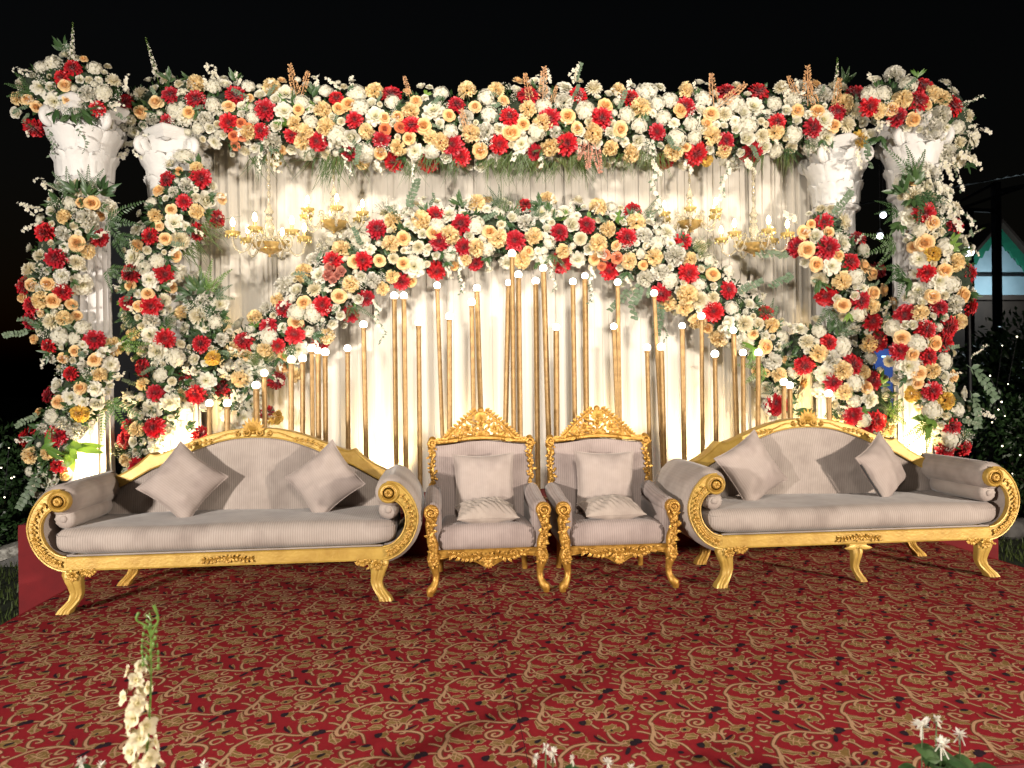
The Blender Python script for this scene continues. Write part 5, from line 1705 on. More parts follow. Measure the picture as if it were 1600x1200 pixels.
# ------------------------------------------------------------------ armchairs
def chair_meshes():
    M = []
    rnd = random.Random(31)
    g = MB()
    def crown(p):
        x, y, z = p
        if z > 0.38:
            z += 0.03 * (1 - (x / 0.34) ** 2) * max(0, 1 - ((y - 0.22) / 0.36) ** 2)
        if y < 0.08:
            y -= 0.016 * (1 - (x / 0.34) ** 2) + 0.012 * math.sin(PI * max(0, min(1, (z - 0.27) / 0.15)))
        x *= 1 - 0.10 * max(0, min(1, y / 0.5))
        return Vector((x, y, z))
    g.rbox((-0.325, 0.012, 0.270), (0.325, 0.56, 0.418), 0.05, 16, crown)
    M.append(('seat', g.mesh('seat', 'chair_corduroy', True, None)))
    g = MB()   # back upholstery, arched top
    rows = []
    for k in range(25):
        x = -0.345 + 0.69 * k / 24
        zt = 0.905 + 0.030 * math.cos(x / 0.345 * PI / 2) ** 2
        row = []
        for j in range(15):
            t = j / 14
            z = 0.36 + (zt - 0.36) * t
            rim = min(1, (0.345 - abs(x)) / 0.09) * min(1, (1 - t) * 6)
            row.append((x, 0.535 - 0.022 * math.sin(PI / 2 * min(1, rim * 1.4)) + 0.012 * rim, z))
        rows.append(row)
    g.grid(rows)
    g.grid([[(p[0], 0.64, p[2]) for p in r][::-1] for r in rows])
    tilt(g, 0, 0.13, 0.42)
    M.append(('backrest', g.mesh('backrest', 'chair_corduroy', True, 60)))
    for s in (-1, 1):
        g = MB()   # upholstered arm: side panel and outward roll
        g.rbox((min(s * .295, s * .372), 0.02, 0.262), (max(s * .295, s * .372), 0.575, 0.53), 0.03, 8)
        ys = [0.004, 0.012, 0.04, 0.15, 0.3, 0.45, 0.56, 0.585]
        g.tube([(s * 0.352, y, 0.531 + 0.05 * max(0, y - 0.25) / 0.33) for y in ys], [0.032, 0.046, 0.054, 0.057, 0.058, 0.058, 0.055, 0.04], 18)
        M.append(('arm', g.mesh('arm', 'chair_corduroy', True, 60)))
        g = MB()   # carved gilt arm front ending in a scroll
        pth = interp([(s * 0.352, 0.505), (s * 0.368, 0.46), (s * 0.372, 0.41), (s * 0.358, 0.35), (s * 0.348, 0.29), (s * 0.348, 0.235)], 14)
        rows = []
        for k, (x, z) in enumerate(pth):
            w = 0.030 + 0.006 * math.sin(k * 0.9)
            rows.append([(x + w * math.cos(a), -0.004 + 0.030 * math.sin(a), z) for a in (2 * PI * q / 12 for q in range(12))])
        g.grid(rows, closed_v=True)
        g.lathe([(0.046, -0.03), (0.050, 0.0), (0.048, 0.028), (0.040, 0.034), (0.0, 0.036)], 24, (s * 0.362, 0, 0.530), axis='Y')
        spiral(g, s * 0.362, 0.530, -0.036, 0.040, 1.8, 0.011, -PI / 2, s)
        gilt_lumps(g, pth, -0.032, 0.034, rnd, 46, 0.034)
        M.append(('arm_post', g.mesh('arm_post', 'chair_gold', True, 60)))
        g = MB()   # carved back post
        pth = interp([(s * 0.335, 0.50), (s * 0.345, 0.62), (s * 0.348, 0.74), (s * 0.352, 0.86), (s * 0.356, 0.93)], 14)
        rows = []
        for k, (x, z) in enumerate(pth):
            w = 0.024 + 0.005 * math.sin(k * 1.3) + 0.008 * (k > 10)
            rows.append([(x + w * math.cos(a), 0.57 + 0.035 * math.sin(a), z) for a in (2 * PI * q / 12 for q in range(12))])
        g.grid(rows, closed_v=True)
        gilt_lumps(g, pth, 0.535, 0.034, rnd, 48, 0.036)
        spiral(g, s * 0.352, 0.925, 0.535, 0.034, 1.5, 0.012, -PI / 2, s)
        g.sphere((s * 0.354, 0.56, 0.945), 0.028, 7)
        for k in range(4):
            g.leaf((s * (0.34 - 0.02 * k), 0.54, 0.935), (-s * 0.8, -.2, 0.5), 0.05, 0.03, FRONT, 0.5, 0.2, 3)
        tilt(g, 0, 0.13, 0.42)
        M.append(('back_post', g.mesh('back_post', 'chair_gold', True, 60)))
        g = MB()   # front leg
        lp = [(0.262, 0.348, 0.036, 0.0), (0.235, 0.352, 0.042, -0.006), (0.20, 0.350, 0.036, -0.006), (0.165, 0.342, 0.026, 0.0), (0.125, 0.335, 0.021, 0.004), (0.085, 0.338, 0.021, 0.0), (0.055, 0.352, 0.025, -0.012), (0.032, 0.370, 0.031, -0.022), (0.022, 0.374, 0.024, -0.022), (0.0, 0.374, 0.020, -0.02)]
        g.tube([(s * x, y, z) for z, x, r, y in lp], [r for z, x, r, y in lp], 14)
        rosette(g, s * 0.352, 0.225, -0.046, 0.030, 6)
        gilt_lumps(g, [(s * 0.35, 0.255), (s * 0.348, 0.19)], -0.038, 0.04, rnd, 16, 0.028)
        M.append(('leg', g.mesh('leg', 'chair_gold', True, 60)))
        g = MB()   # rear leg
        g.tube([(s * 0.30, 0.56, 0.28), (s * 0.30, 0.58, 0.14), (s * 0.305, 0.60, 0.0)], [0.026, 0.022, 0.02], 10)
        M.append(('leg', g.mesh('leg', 'chair_gold', True, 60)))
    g = MB()   # shaped apron with carved centre drop
    up = [(x, 0.284) for x in [k * 0.32 / 20 for k in range(21)]]
    lo = [(x, z) for x, z in interp([(0, 0.176), (0.03, 0.182), (0.07, 0.205), (0.12, 0.222), (0.18, 0.246), (0.24, 0.246), (0.32, 0.232)], 21)]
    o = [(-x, z) for x, z in up[:0:-1]] + up
    i = [(-x, z) for x, z in lo[:0:-1]] + lo
    g.strip_solid(o, i, -0.012, 0.018, 0.006, 1)
    for s in (-1, 1):
        vine(g, [(s * (0.02 + 0.026 * k), 0.232 + 0.012 * math.sin(k) + 0.002 * k) for k in range(10)], -0.014, 0.036, 0.022, rnd, 0.009)
        spiral(g, s * 0.16, 0.258, -0.016, 0.022, 1.4, 0.009, 0, s)
        g.tube([(s * x, -0.014, z) for x, z in lo], 0.007, 6)
    rosette(g, 0, 0.226, -0.018, 0.036, 8)
    for k in range(5):
        a = -PI / 2 + (k - 2) * 0.45
        g.leaf((0, -0.014, 0.205), (math.cos(a), -.2, math.sin(a)), 0.045, 0.02, FRONT, .5, .1, 3)
    M.append(('apron', g.mesh('apron', 'chair_gold', True, 60)))
    g = MB()   # top rail
    bow = lambda x: 0.918 + 0.030 * math.cos(x / 0.36 * PI / 2) ** 2
    rows_o = [(x, bow(x) + 0.030) for x in [-0.35 + 0.70 * k / 30 for k in range(31)]]
    rows_i = [(x, bow(x) - 0.006) for x in [-0.35 + 0.70 * k / 30 for k in range(31)]]
    g.strip_solid(rows_o, rows_i, 0.530, 0.62, 0.010, 1)
    for s in (-1, 1):
        g.sphere((s * 0.155, 0.522, bow(0.155) + 0.012), 0.013, 6)
        for k in range(5):
            g.leaf((s * (0.17 + 0.03 * k), 0.526, bow(0.2) + 0.008), (s, -.1, -0.12), 0.045, 0.014, FRONT, .4, 0, 3)
    tilt(g, 0, 0.13, 0.42)
    M.append(('top_rail', g.mesh('top_rail', 'chair_gold', True, 60)))
    g = MB()   # pierced crest of leaves, scrolls and rosettes
    zb = 0.965
    y = 0.555
    for s in (-1, 1):
        edge = interp([(s * 0.03, zb + 0.185), (s * 0.075, zb + 0.150), (s * 0.13, zb + 0.110), (s * 0.18, zb + 0.060), (s * 0.215, zb + 0.022), (s * 0.245, zb - 0.01)], 12)
        g.tube([(a, y, b) for a, b in edge], [0.010] * 12, 7)
        for k in range(0, 12):
            a, b = edge[k]
            g.leaf((a, y, b), (s * 0.75, -0.25, 0.45), 0.046, 0.026, FRONT, .5, .2, 3)
            g.leaf((a, y, b), (-s * 0.2, -0.2, -0.8), 0.030, 0.02, FRONT, .5, .1, 3)
        rosette(g, s * 0.098, zb + 0.058, y - 0.008, 0.036, 7)
        spiral(g, s * 0.040, zb + 0.020, y, 0.030, 1.5, 0.010, PI / 2, s)
        spiral(g, s * 0.165, zb + 0.022, y, 0.026, 1.5, 0.009, PI / 2, -s)
        g.tube([(s * 0.0, y, zb + 0.06), (s * 0.03, y, zb + 0.095), (s * 0.07, y, zb + 0.102), (s * 0.10, y, zb + 0.128)], 0.010, 7)
        g.tube([(s * 0.06, y, zb - 0.005), (s * 0.105, y, zb + 0.010), (s * 0.14, y, zb + 0.0)], 0.010, 7)
        g.tube([(s * 0.155, y, zb - 0.01), (s * 0.15, y, zb + 0.045), (s * 0.13, y, zb + 0.085)], 0.009, 7)
        for k in range(8):
            a = rnd.uniform(0, 2 * PI)
            g.leaf((s * (0.045 + 0.02 * k), y - .004, zb + rnd.uniform(0.0, 0.03)), (math.cos(a), -0.3, math.sin(a)), 0.034, 0.022, FRONT, .5, .1, 3)
    for k in range(9):
        a = PI * (0.10 + 0.80 * k / 8)
        g.leaf((0, y - 0.004, zb + 0.115), (math.cos(a) * .8, -0.12, math.sin(a)), 0.050 + 0.026 * math.sin(a), 0.030, FRONT, .55, .12, 4)
    g.sphere((0, y - 0.004, zb + 0.192), 0.024, 7)
    rosette(g, 0, zb + 0.088, y - 0.010, 0.032, 7)
    for k in range(7):
        a = PI * (0.05 + 0.9 * k / 6)
        g.leaf((0, y - 0.004, zb + 0.0), (math.cos(a), -0.12, math.sin(a)), 0.055, 0.026, FRONT, .5, .1, 3)
    for k in range(60):   # small leaves crowding the tracery
        x = rnd.uniform(-0.20, 0.20)
        zt = (1 - abs(x) / 0.25) * 0.17
        z = zb + rnd.uniform(-0.01, 1.0) * zt
        if abs(abs(x) - 0.075) < 0.018 and 0.01 < z - zb < 0.05 or abs(abs(x) - 0.045) < 0.014 and 0.10 < z - zb < 0.14:
            continue
        a = rnd.uniform(0, 2 * PI)
        g.leaf((x, y + 0.004, z), (math.cos(a), -0.25, math.sin(a)), 0.032, 0.022, FRONT, .5, .1, 3)
    g.tube([(0, y, zb - 0.01), (0, y + 0.004, zb + 0.17)], 0.010, 8)
    tilt(g, 0, 0.13, 0.42)
    M.append(('crest', g.mesh('crest', 'chair_gold', True, 60)))
    return M
CHAIR = chair_meshes()
def armchair(X, Y, label, rz=0.0):
    root = thing('armchair', label, 'armchair', (X, Y, 0.004), rz, 'gilt armchairs in the middle of the stage')
    for nm, me in CHAIR:
        link(nm, me, root)
    return root
CH_L, CH_R = (0.305, 0.075), (1.158, 0.055)
armchair(*CH_L, 'carved gilt armchair in mauve-grey corduroy, beside the left sofa')
armchair(*CH_R, 'carved gilt armchair in mauve-grey corduroy, beside the right sofa', -0.01)

# ------------------------------------------------------------------ cushions
def pillow(size, thick, seed, pleat=0.0, asp=1.0, n=26, zipper=False):
    rnd = random.Random(seed)
    g = MB()
    ph = [rnd.uniform(0, 6) for _ in range(6)]
    h = size / 2
    def pt(u, v, sg):
        e = (1 - abs(u) ** 2.6) * (1 - abs(v) ** 2.6)
        pull = 1 - 0.10 * (1 - abs(u) ** 2) * abs(v) ** 3 - 0.0
        pully = 1 - 0.10 * (1 - abs(v) ** 2) * abs(u) ** 3
        z = thick / 2 * max(0, e) ** 0.55
        wr = 0.014 * size / 0.4 * math.sin(3.1 * u + 2.2 * v + ph[0]) * math.sin(2.7 * v - 1.9 * u + ph[1]) * e
        wr += 0.004 * math.sin(9 * u + 5 * v + ph[3]) * math.sin(7 * v - 4 * u + ph[4]) * e
        # creases running in from the corners
        cr = 0.013 * size / 0.4 * math.cos(8 * math.atan2(v, u) + ph[2]) * min(1, math.hypot(u, v)) ** 2 * e
        z += wr + cr
        if pleat and sg > 0:
            w = math.sin((u * 0.8 + v * 0.5) * 19)
            z += pleat * abs(w) ** 0.7 * e ** 0.5
        return Vector((u * h * asp * pully, v * h * pull, sg * max(z, 0.0)))
    for sg in (1, -1):
        rows = []
        for i in range(n + 1):
            u = math.sin(PI / 2 * (2 * i / n - 1)) * 0.5 + (2 * i / n - 1) * 0.5
            row = [pt(u, math.sin(PI / 2 * (2 * j / n - 1)) * 0.5 + (2 * j / n - 1) * 0.5, sg) for j in range(n + 1)]
            rows.append(row if sg > 0 else row[::-1])
        g.grid(rows)
    # welt along the seam
    per = []
    m = 24
    for k in range(4 * m):
        s_, t = divmod(k, m)
        t = 2 * t / m - 1
        u, v = ((t, -1), (1, t), (-t, 1), (-1, -t))[s_]
        per.append(pt(u, v, 1))
    per.append(per[0])
    g.tube(per, 0.0045, 6, False)
    return g
def cushion(label, mesh, corners_c, Y, spin, lean, yawz=0.0, name='cushion', material=None):
    """stands on its corner, front face turned to -Y; spin in its own plane, lean back"""
    o = link(name, mesh, None, corners_c)
    R = Matrix.Rotation(yawz, 3, 'Z') @ Matrix.Rotation(PI / 2 - lean, 3, 'X') @ Matrix.Rotation(spin, 3, 'Z')
    o.rotation_mode = 'QUATERNION'
    o.rotation_quaternion = R.to_quaternion()
    return tag(o, label, 'cushion', 'loose cushions on the seats')
def pil(seed, *a, **k):
    return pillow(*a, seed=seed, **k).mesh('cushion', 'cushion_cloth', True, None)
r45 = PI / 4
cushion('grey cushion standing on its point on the left sofa, near its left arm', pil(1, 0.405, 0.15), P(286, 754, 0.44), 0, r45 + 0.10, 0.32, 0.15)
cushion('grey cushion standing on its point on the left sofa, near the armchairs', pil(2, 0.405, 0.15), P(508, 751, 0.44), 0, r45 - 0.08, 0.32, -0.2)
cushion('tilted grey cushion on the right sofa, near the armchairs', pil(3, 0.43, 0.15), P(1174, 733, 0.44), 0, r45 - 0.30, 0.30, 0.2)
zc = cushion('grey cushion with a dark zip edge on the right sofa, near its right arm', pil(4, 0.40, 0.15), P(1378, 731, 0.44), 0, r45 - 0.32, 0.30, 0.42)
g = MB()
g.tube([(-0.196, v, 0.006) for v in (-0.14, -0.05, 0.05, 0.14)], 0.007, 6)
g.build('zip', 'zip', zc)
for (cx, cy), lb, sd in ((CH_L, 'left', 11), (CH_R, 'right', 12)):
    m = pillow(0.43, 0.16, sd).mesh('cushion', 'chair_corduroy' if False else 'cushion_cloth', True, None)
    cushion('upright square mauve-grey cushion in the %s armchair' % lb, m, (cx + 0.005, cy + 0.385, 0.655), 0, 0.02 * (1 if sd == 11 else -1), 0.22)
    m = pillow(0.405, 0.135, sd + 4, pleat=0.016, n=64).mesh('cushion', 'pillow_cloth', True, None)
    o = link('cushion', m, None, (cx + (0.0 if sd == 11 else -0.01), cy + 0.165, 0.497))
    o.rotation_mode = 'QUATERNION'
    o.rotation_quaternion = (Matrix.Rotation(0.04, 3, 'Z') @ Matrix.Rotation(0.13, 3, 'X')).to_quaternion()
    o.scale = (1, 0.72, 1)
    tag(o, 'small pleated cushion lying flat on the seat of the %s armchair' % lb, 'cushion', 'loose cushions on the seats')
# bolsters tucked under the sofa arms
def bolster():
    g = MB()
    ys = [0.0, 0.004, 0.014, 0.035, 0.15, 0.30, 0.45, 0.53, 0.55, 0.558]
    rs = [0.014, 0.036, 0.056, 0.064, 0.066, 0.067, 0.066, 0.062, 0.04, 0.012]
    rows = []
    n = 40
    for y, r in zip(ys, rs):
        rows.append([((r * (1 + (0.07 * math.cos(12 * a) if y < 0.02 else 0))) * math.cos(a), y, r * math.sin(a)) for a in (2 * PI * k / n for k in range(n))])
    g.grid(rows[::-1], closed_v=True)
    g.sphere((0, 0.0, 0), 0.022, 6, (1, 0.5, 1))
    return g.mesh('bolster', 'velvet', True, None)
BOL = bolster()
for (sx, sy), s, lb in ((SOFA_L, -1, 'left end of the left sofa'), (SOFA_L, 1, 'right end of the left sofa'), (SOFA_R, -1, 'left end of the right sofa'), (SOFA_R, 1, 'right end of the right sofa')):
    o = link('bolster', BOL, None, (sx + s * (SA + 0.034), sy + 0.03, 0.562))
    tag(o, 'grey bolster tucked under the arm at the ' + lb, 'bolster', 'bolsters under the sofa arms')

# ------------------------------------------------------------------ flowers standing in front of the stage, near the camera
def foreground():
    rnd = random.Random(8)
    # tall white spike
    Y = -2.50
    top, low = P(236, 962, Y), P(228, 1200, Y)
    x0 = low.x - 0.01
    root = thing('flower_spike', 'tall spike of white blossoms in the left foreground before the stage', 'flowers', (x0, Y, GROUND), 0)
    loc = root.location
    axis = [Vector((x0, Y, GROUND + 0.2)), Vector((x0, Y, 0.1)), low, low.lerp(top, .5) + Vector((0.006, 0, 0)), top + Vector((0.0, 0, -0.02))]
    pts_ = [Vector(p) for p in interp([tuple(a) for a in axis], 30)]
    g = MB()
    g.tube([p - loc for p in pts_], [0.006 - 0.004 * k / 29 for k in range(30)], 7)
    g.build('stem', 'bright_leaf', root)
    H = top.z - low.z
    def blossom_mesh(seed):
        r = random.Random(seed)
        g = MB()
        for k in range(5):
            a = 2 * PI * k / 5 + r.uniform(-.15, .15)
            petal(g, a, 0.06, 0.92 * r.uniform(.8, 1.1), 0.42, math.radians(40), math.radians(-5 + r.uniform(-35, 35)), 0.16, 0.09, r, 4, 4, 0.3, 0.0, 0.0, 0.72)
        for k in range(3):
            a = 2 * PI * k / 3 + 0.4
            petal(g, a, 0.02, 0.45, 0.22, math.radians(75), math.radians(40), 0.3, 0.03, r, 3, 3, 0.9, 0.25)
        return g.mesh('blossom', 'spike_petal')
    BM = [blossom_mesh(k) for k in range(5)]
    n = 32
    for k in range(n):
        t = k / n
        z = low.z - 0.10 + (H * 0.70 + 0.10) * t
        c = Vector((x0 + 0.012 * math.sin(z * 9), Y, z))
        a = k * 2.39996 + 0.4
        d = Vector((math.cos(a), math.sin(a), 0.15))
        R = 0.034 * (1 - 0.35 * t)
        pos = c + d * (0.026 * (1 - 0.2 * t)) + Vector((rnd.uniform(-.008, .008), 0, rnd.uniform(-.01, .01)))
        link('blossom', BM[k % 5], root, pos - loc, to_quat(d + Vector((0, -.15, 0.1)), rnd.random() * 6), R * rnd.uniform(.9, 1.15))
    g = MB()   # green buds and curling tips at the top
    for k in range(26):
        t = 0.62 + 0.38 * k / 26
        p = low.lerp(top, t)
        a = k * 2.2
        d = Vector((math.cos(a), math.sin(a) * .6, 0.7))
        tip = p + d.normalized() * 0.035 * (1.5 - t)
        g.tube([p - loc, (p + tip) / 2 - loc + Vector((0, 0, .004)), tip - loc], 0.0016, 4)
        g.sphere(tip - loc, 0.0065 * (1.5 - t), 5, (0.8, 0.8, 1.6))
    for sx in (-1, 1):
        q = top + Vector((0, 0, -0.06))
        g.tube([p - loc for p in (Vector(x) for x in interp([tuple(q), tuple(q + Vector((sx * .012, 0, .03))), tuple(q + Vector((sx * .03 - .01, 0, .05))), tuple(q + Vector((-.012 + sx * .02, 0, .07 + .02 * (sx > 0))))], 9))], [0.003] * 7 + [.004, .005], 5)
    g.build('bud', 'bright_leaf', root)
    def pot(x, y, parent):
        g = MB()
        g.lathe([(0.0, 0.0), (0.11, 0.0), (0.13, 0.02), (0.155, 0.22), (0.17, 0.24), (0.165, 0.26), (0.14, 0.25)], 24, (x, y, 0))
        g.build('pot', 'terracotta', parent)
    pot(0, 0, root)
    # low white flowers peeping over the stage edge
    def low_plant(label, heads, Yp, leaves, seed):
        r = random.Random(seed)
        cx = sum(h[0] for h in heads) / len(heads)
        b = P(cx, 1200, Yp)
        root = thing('flowering_plant', label, 'plant', (b.x, Yp, GROUND), 0, 'white flowering plants at the stage front')
        loc = root.location
        stems = MB()
        for hx, hy, rp in heads:
            y = Yp + r.uniform(-.03, .03)
            p = P(hx, hy, y)
            stems.tube([Vector((b.x + (p.x - b.x) * .4, Yp, GROUND + .2)) - loc, Vector((p.x - .004, y, p.z - 0.15)) - loc, p - loc], 0.0022, 5)
            g = MB()
            m = mpp(hx, hy, Yp)
            for k in range(24):
                d = Vector((r.uniform(-1, 1), r.uniform(-1, 1), r.uniform(-.5, 1))).normalized()
                g.leaf(d * 0.002, d, rp * m * r.uniform(.7, 1.2), rp * m * .4, d.orthogonal(), .2, .1, 3)
            for k in range(4):   # hanging stamens
                d = Vector((r.uniform(-.5, .5), r.uniform(-.5, .5), -1))
                g.tube([(0, 0, 0), d * rp * m * .9, d * rp * m * 1.6], 0.0018, 4)
            g.build('flower_head', 'white_petal', root, loc=p - loc)
        stems.build('stem', 'stem_green', root)
        for lx, ly, ls in leaves:
            g = MB()
            p = P(lx, ly, Yp + r.uniform(-.04, .04))
            a = r.uniform(0, 6.28)
            g.leaf((0, 0, 0), (math.cos(a), math.sin(a) * .5 - .2, 0.35), ls, ls * .8, (0.2 * math.cos(a), -.35, 1), .12, -.2, 6, fold=.18)
            g.tube([(0, 0, 0), (0, 0.02, -.12), Vector((b.x, Yp, GROUND + .2)) - p], .002, 4)
            g.build('leaf', 'dark_leaf', root, loc=p - loc)
        pot(0, 0, root)
    low_plant('small plant with white starry flowers and round leaves, right foreground', [(1441, 1133, 13), (1463, 1124, 7), (1470, 1162, 12), (1500, 1147, 9)], -2.45,
              [(1452, 1180, .085), (1470, 1188, .09), (1490, 1182, .085), (1508, 1192, .09), (1525, 1198, .085), (1446, 1196, .09), (1478, 1202, .10), (1515, 1206, .10), (1460, 1208, .10), (1440, 1212, .08), (1538, 1212, .09)], 3)
    low_plant('cluster of small white flowers at the bottom edge, centre foreground', [(838, 1184, 6), (853, 1168, 6), (864, 1176, 9), (894, 1186, 6), (950, 1192, 9), (986, 1199, 7)], -2.45, [(858, 1206, .06), (880, 1210, .06), (930, 1212, .06)], 4)
    low_plant('few white flowers at the bottom edge beside the tall spike', [(127, 1190, 9), (157, 1196, 8), (318, 1195, 8)], -2.45, [(140, 1210, .06), (200, 1212, .06)], 5)
foreground()

# ------------------------------------------------------------------ dark garden behind
def bush(name, label, c, rx, ry, rz, n, seed, material, L=0.09):
    r = random.Random(seed)
    root = thing(name, label, 'hedge', (c[0], c[1], GROUND), 0, 'dark garden greenery')
    g = MB()
    hz = c[2] - GROUND
    lumps = [(Vector((r.uniform(-.6, .6) * rx, r.uniform(-.6, .6) * ry, hz + r.uniform(-.6, .6) * rz)), r.uniform(.35, .6)) for _ in range(14)]
    for k in range(n):
        lc, ls = r.choice(lumps)
        d = Vector((r.gauss(0, 1), r.gauss(0, 1), r.gauss(0, 1))).normalized()
        rad = r.uniform(.7, 1.05) * ls
        p = lc + Vector((d.x * rx * rad, d.y * ry * rad, d.z * rz * rad))
        if p.z < 0:
            continue
        g.leaf(p, (d + rvec(r, .9)), L * r.uniform(.7, 1.3), L * .45, d + rvec(r, .6), .1, -.1, 2)
    tag(g.build('foliage', material, root, auto=None), kind='stuff')
    g = MB()
    for k in range(6):
        a = k * 1.05
        g.tube([(0.1 * math.cos(a), 0.1 * math.sin(a), 0), (rx * .3 * math.cos(a), ry * .3 * math.sin(a), hz * .6), (rx * .5 * math.cos(a), ry * .5 * math.sin(a), hz)], [.04, .03, .015], 6)
    g.build('trunk', 'dark_wood', root)
    return root
pr = P(1590, 700, 4.2)
bush('hedge', 'dark rounded hedge with tiny lights at the right edge, behind the sofa arm', (pr.x + .35, 4.2, 0.35), 1.0, 0.8, 0.9, 7000, 1, 'dark_leaf')
pr = P(1580, 560, 6.5)
bush('tree', 'dark leafy tree standing behind the rounded hedge at the right', (pr.x + .2, 6.5, 1.3), 1.5, 1.2, 1.3, 6000, 2, 'dark_leaf', .12)
pl = P(10, 720, 4.5)
bush('hedge', 'dark hedge with tiny lights at the left edge, behind the outer column', (pl.x - .5, 4.5, 0.2), 1.2, 0.9, 0.9, 5000, 3, 'dark_leaf')

def light_string(label, dots, Y):
    b = P(dots[0][0], dots[0][1], Y)
    root = thing('fairy_lights', label, 'lights', (b.x, Y, b.z), 0, 'strings of fairy lights in the garden')
    g = MB()
    pp = []
    rr = random.Random(6)
    for px, py, r in dots:
        p = P(px, py, Y + rr.uniform(-.05, .05))
        pp.append(p - root.location)
        gs = MB()
        gs.sphere((0, 0, 0), 0.75 * r * mpp(px, py, Y), 5)
        gs.build('bulb', 'fairy_light', root, loc=p - root.location)
    g.tube(pp, 0.003, 4)
    g.build('cable', 'shade_metal', root)
light_string('string of tiny warm lights over the right hedge', [(1545, 610, 1.0), (1552, 625, 1.0), (1560, 640, 1.2), (1565, 628, 1.4), (1570, 650, 1.0), (1547, 587, 1.2), (1575, 600, .9), (1589, 526, 1.3), (1566, 540, .9), (1550, 660, 1.2), (1566, 697, 1.5), (1594, 711, 1.4), (1582, 740, .9)], 3.25)
light_string('string of tiny warm lights over the left hedge', [(2, 731, 1.4), (18, 747, 1.6), (22, 745, 1.2), (7, 777, 1.5), (14, 700, .8)], 3.5)

# gabled house beyond the lawn
def house():
    Y = 9.5
    pk = P(1553, 352, Y)
    le = P(1508, 404, Y)
    zb = P(1560, 468, Y).z
    slope = (pk.z - le.z) / (pk.x - le.x)
    W = 1.6
    root = thing('gable_house', 'house with a green gable and a pale wall panel at the far right', 'house', (pk.x, Y, GROUND), 0)
    lo = root.location
    L = lambda x, y, z: Vector((x, y, z)) - Vector((lo.x, 0, lo.z)) - Vector((0, lo.y, 0))
    ze = pk.z - slope * W
    g = MB()
    v = [L(pk.x - W, Y, GROUND), L(pk.x + W, Y, GROUND), L(pk.x + W, Y, zb), L(pk.x - W, Y, zb)]
    g.add(v, [(0, 1, 2, 3)])
    v = [L(pk.x - W, Y, zb), L(pk.x - W, Y + 4, zb), L(pk.x - W, Y + 4, GROUND), L(pk.x - W, Y, GROUND)]
    g.add(v, [(0, 1, 2, 3)])
    g.box(L(pk.x, Y - .06, zb + .03), (2 * W + .2, .16, .10))
    g.build('wall', 'brown_wall', root, smooth=False)
    # pale painted gable wall, no glow of its own, behind a dark frame
    g = MB()
    inset = 0.22
    v = [L(pk.x - W, Y + .02, zb), L(pk.x + W, Y + .02, zb), L(pk.x + W, Y + .02, ze + .0), L(pk.x, Y + .02, pk.z - inset), L(pk.x - W, Y + .02, ze)]
    if ze > zb:
        g.add(v, [(0, 1, 2, 3, 4)])
    else:
        xx = (pk.z - inset - zb) / slope
        g.add([L(pk.x - xx, Y + .02, zb), L(pk.x + xx, Y + .02, zb), L(pk.x, Y + .02, pk.z - inset)], [(0, 1, 2)])
    g.build('gable_panel', 'pale_gable_paint', root, smooth=False)
    g = MB()
    zm = P(1560, 430, Y).z
    g.box(L(pk.x, Y - .03, zm), (2 * W, .06, .05))
    for dx in (-.75, .75):
        g.box(L(pk.x + dx, Y - .028, (zb + zm) / 2), (.05, .055, zm - zb))
    g.box(L(pk.x + .03, Y - .035, (zb + pk.z - .3) / 2), (.09, .07, pk.z - .3 - zb))
    g.build('window_frame', 'shade_metal', root, smooth=False)
    # scalloped green bargeboards
    for s in (-1, 1):
        g = MB()
        n = 26
        top, bot = [], []
        for k in range(n + 1):
            t = k / n * (W + .15)
            top.append((s * t, pk.z - slope * t + .02 - lo.z))
            bot.append((s * t, pk.z - slope * t - .26 - .07 * abs(math.sin(k * PI / 2)) - lo.z))
        g.strip_solid(top, bot, -.10, -.05)
        g.build('bargeboard', 'green_paint', root, smooth=False)
        g = MB()
        g.add([Vector((0, -.25, pk.z + .08 - lo.z)), Vector((s * (W + .3), -.25, pk.z - slope * (W + .3) + .08 - lo.z)), Vector((s * (W + .3), 4, pk.z - slope * (W + .3) + .08 - lo.z)), Vector((0, 4, pk.z + .08 - lo.z)),
               Vector((0, -.25, pk.z - .0 - lo.z)), Vector((s * (W + .3), -.25, pk.z - slope * (W + .3) - .0 - lo.z)), Vector((s * (W + .3), 4, pk.z - slope * (W + .3) - lo.z)), Vector((0, 4, pk.z - lo.z))],
              [(0, 1, 2, 3), (4, 7, 6, 5), (0, 4, 5, 1), (1, 5, 6, 2), (2, 6, 7, 3)])
        g.build('roof', 'brown_wall', root, smooth=False)
house()
l = bpy.data.lights.new('gable_lamp', 'POINT')
l.energy = 45
l.color = (0.75, 0.92, 1.0)
l.shadow_soft_size = 0.1
o = bpy.data.objects.new('gable_lamp', l)
C.objects.link(o)
o.location = P(1590, 455, 8.6)
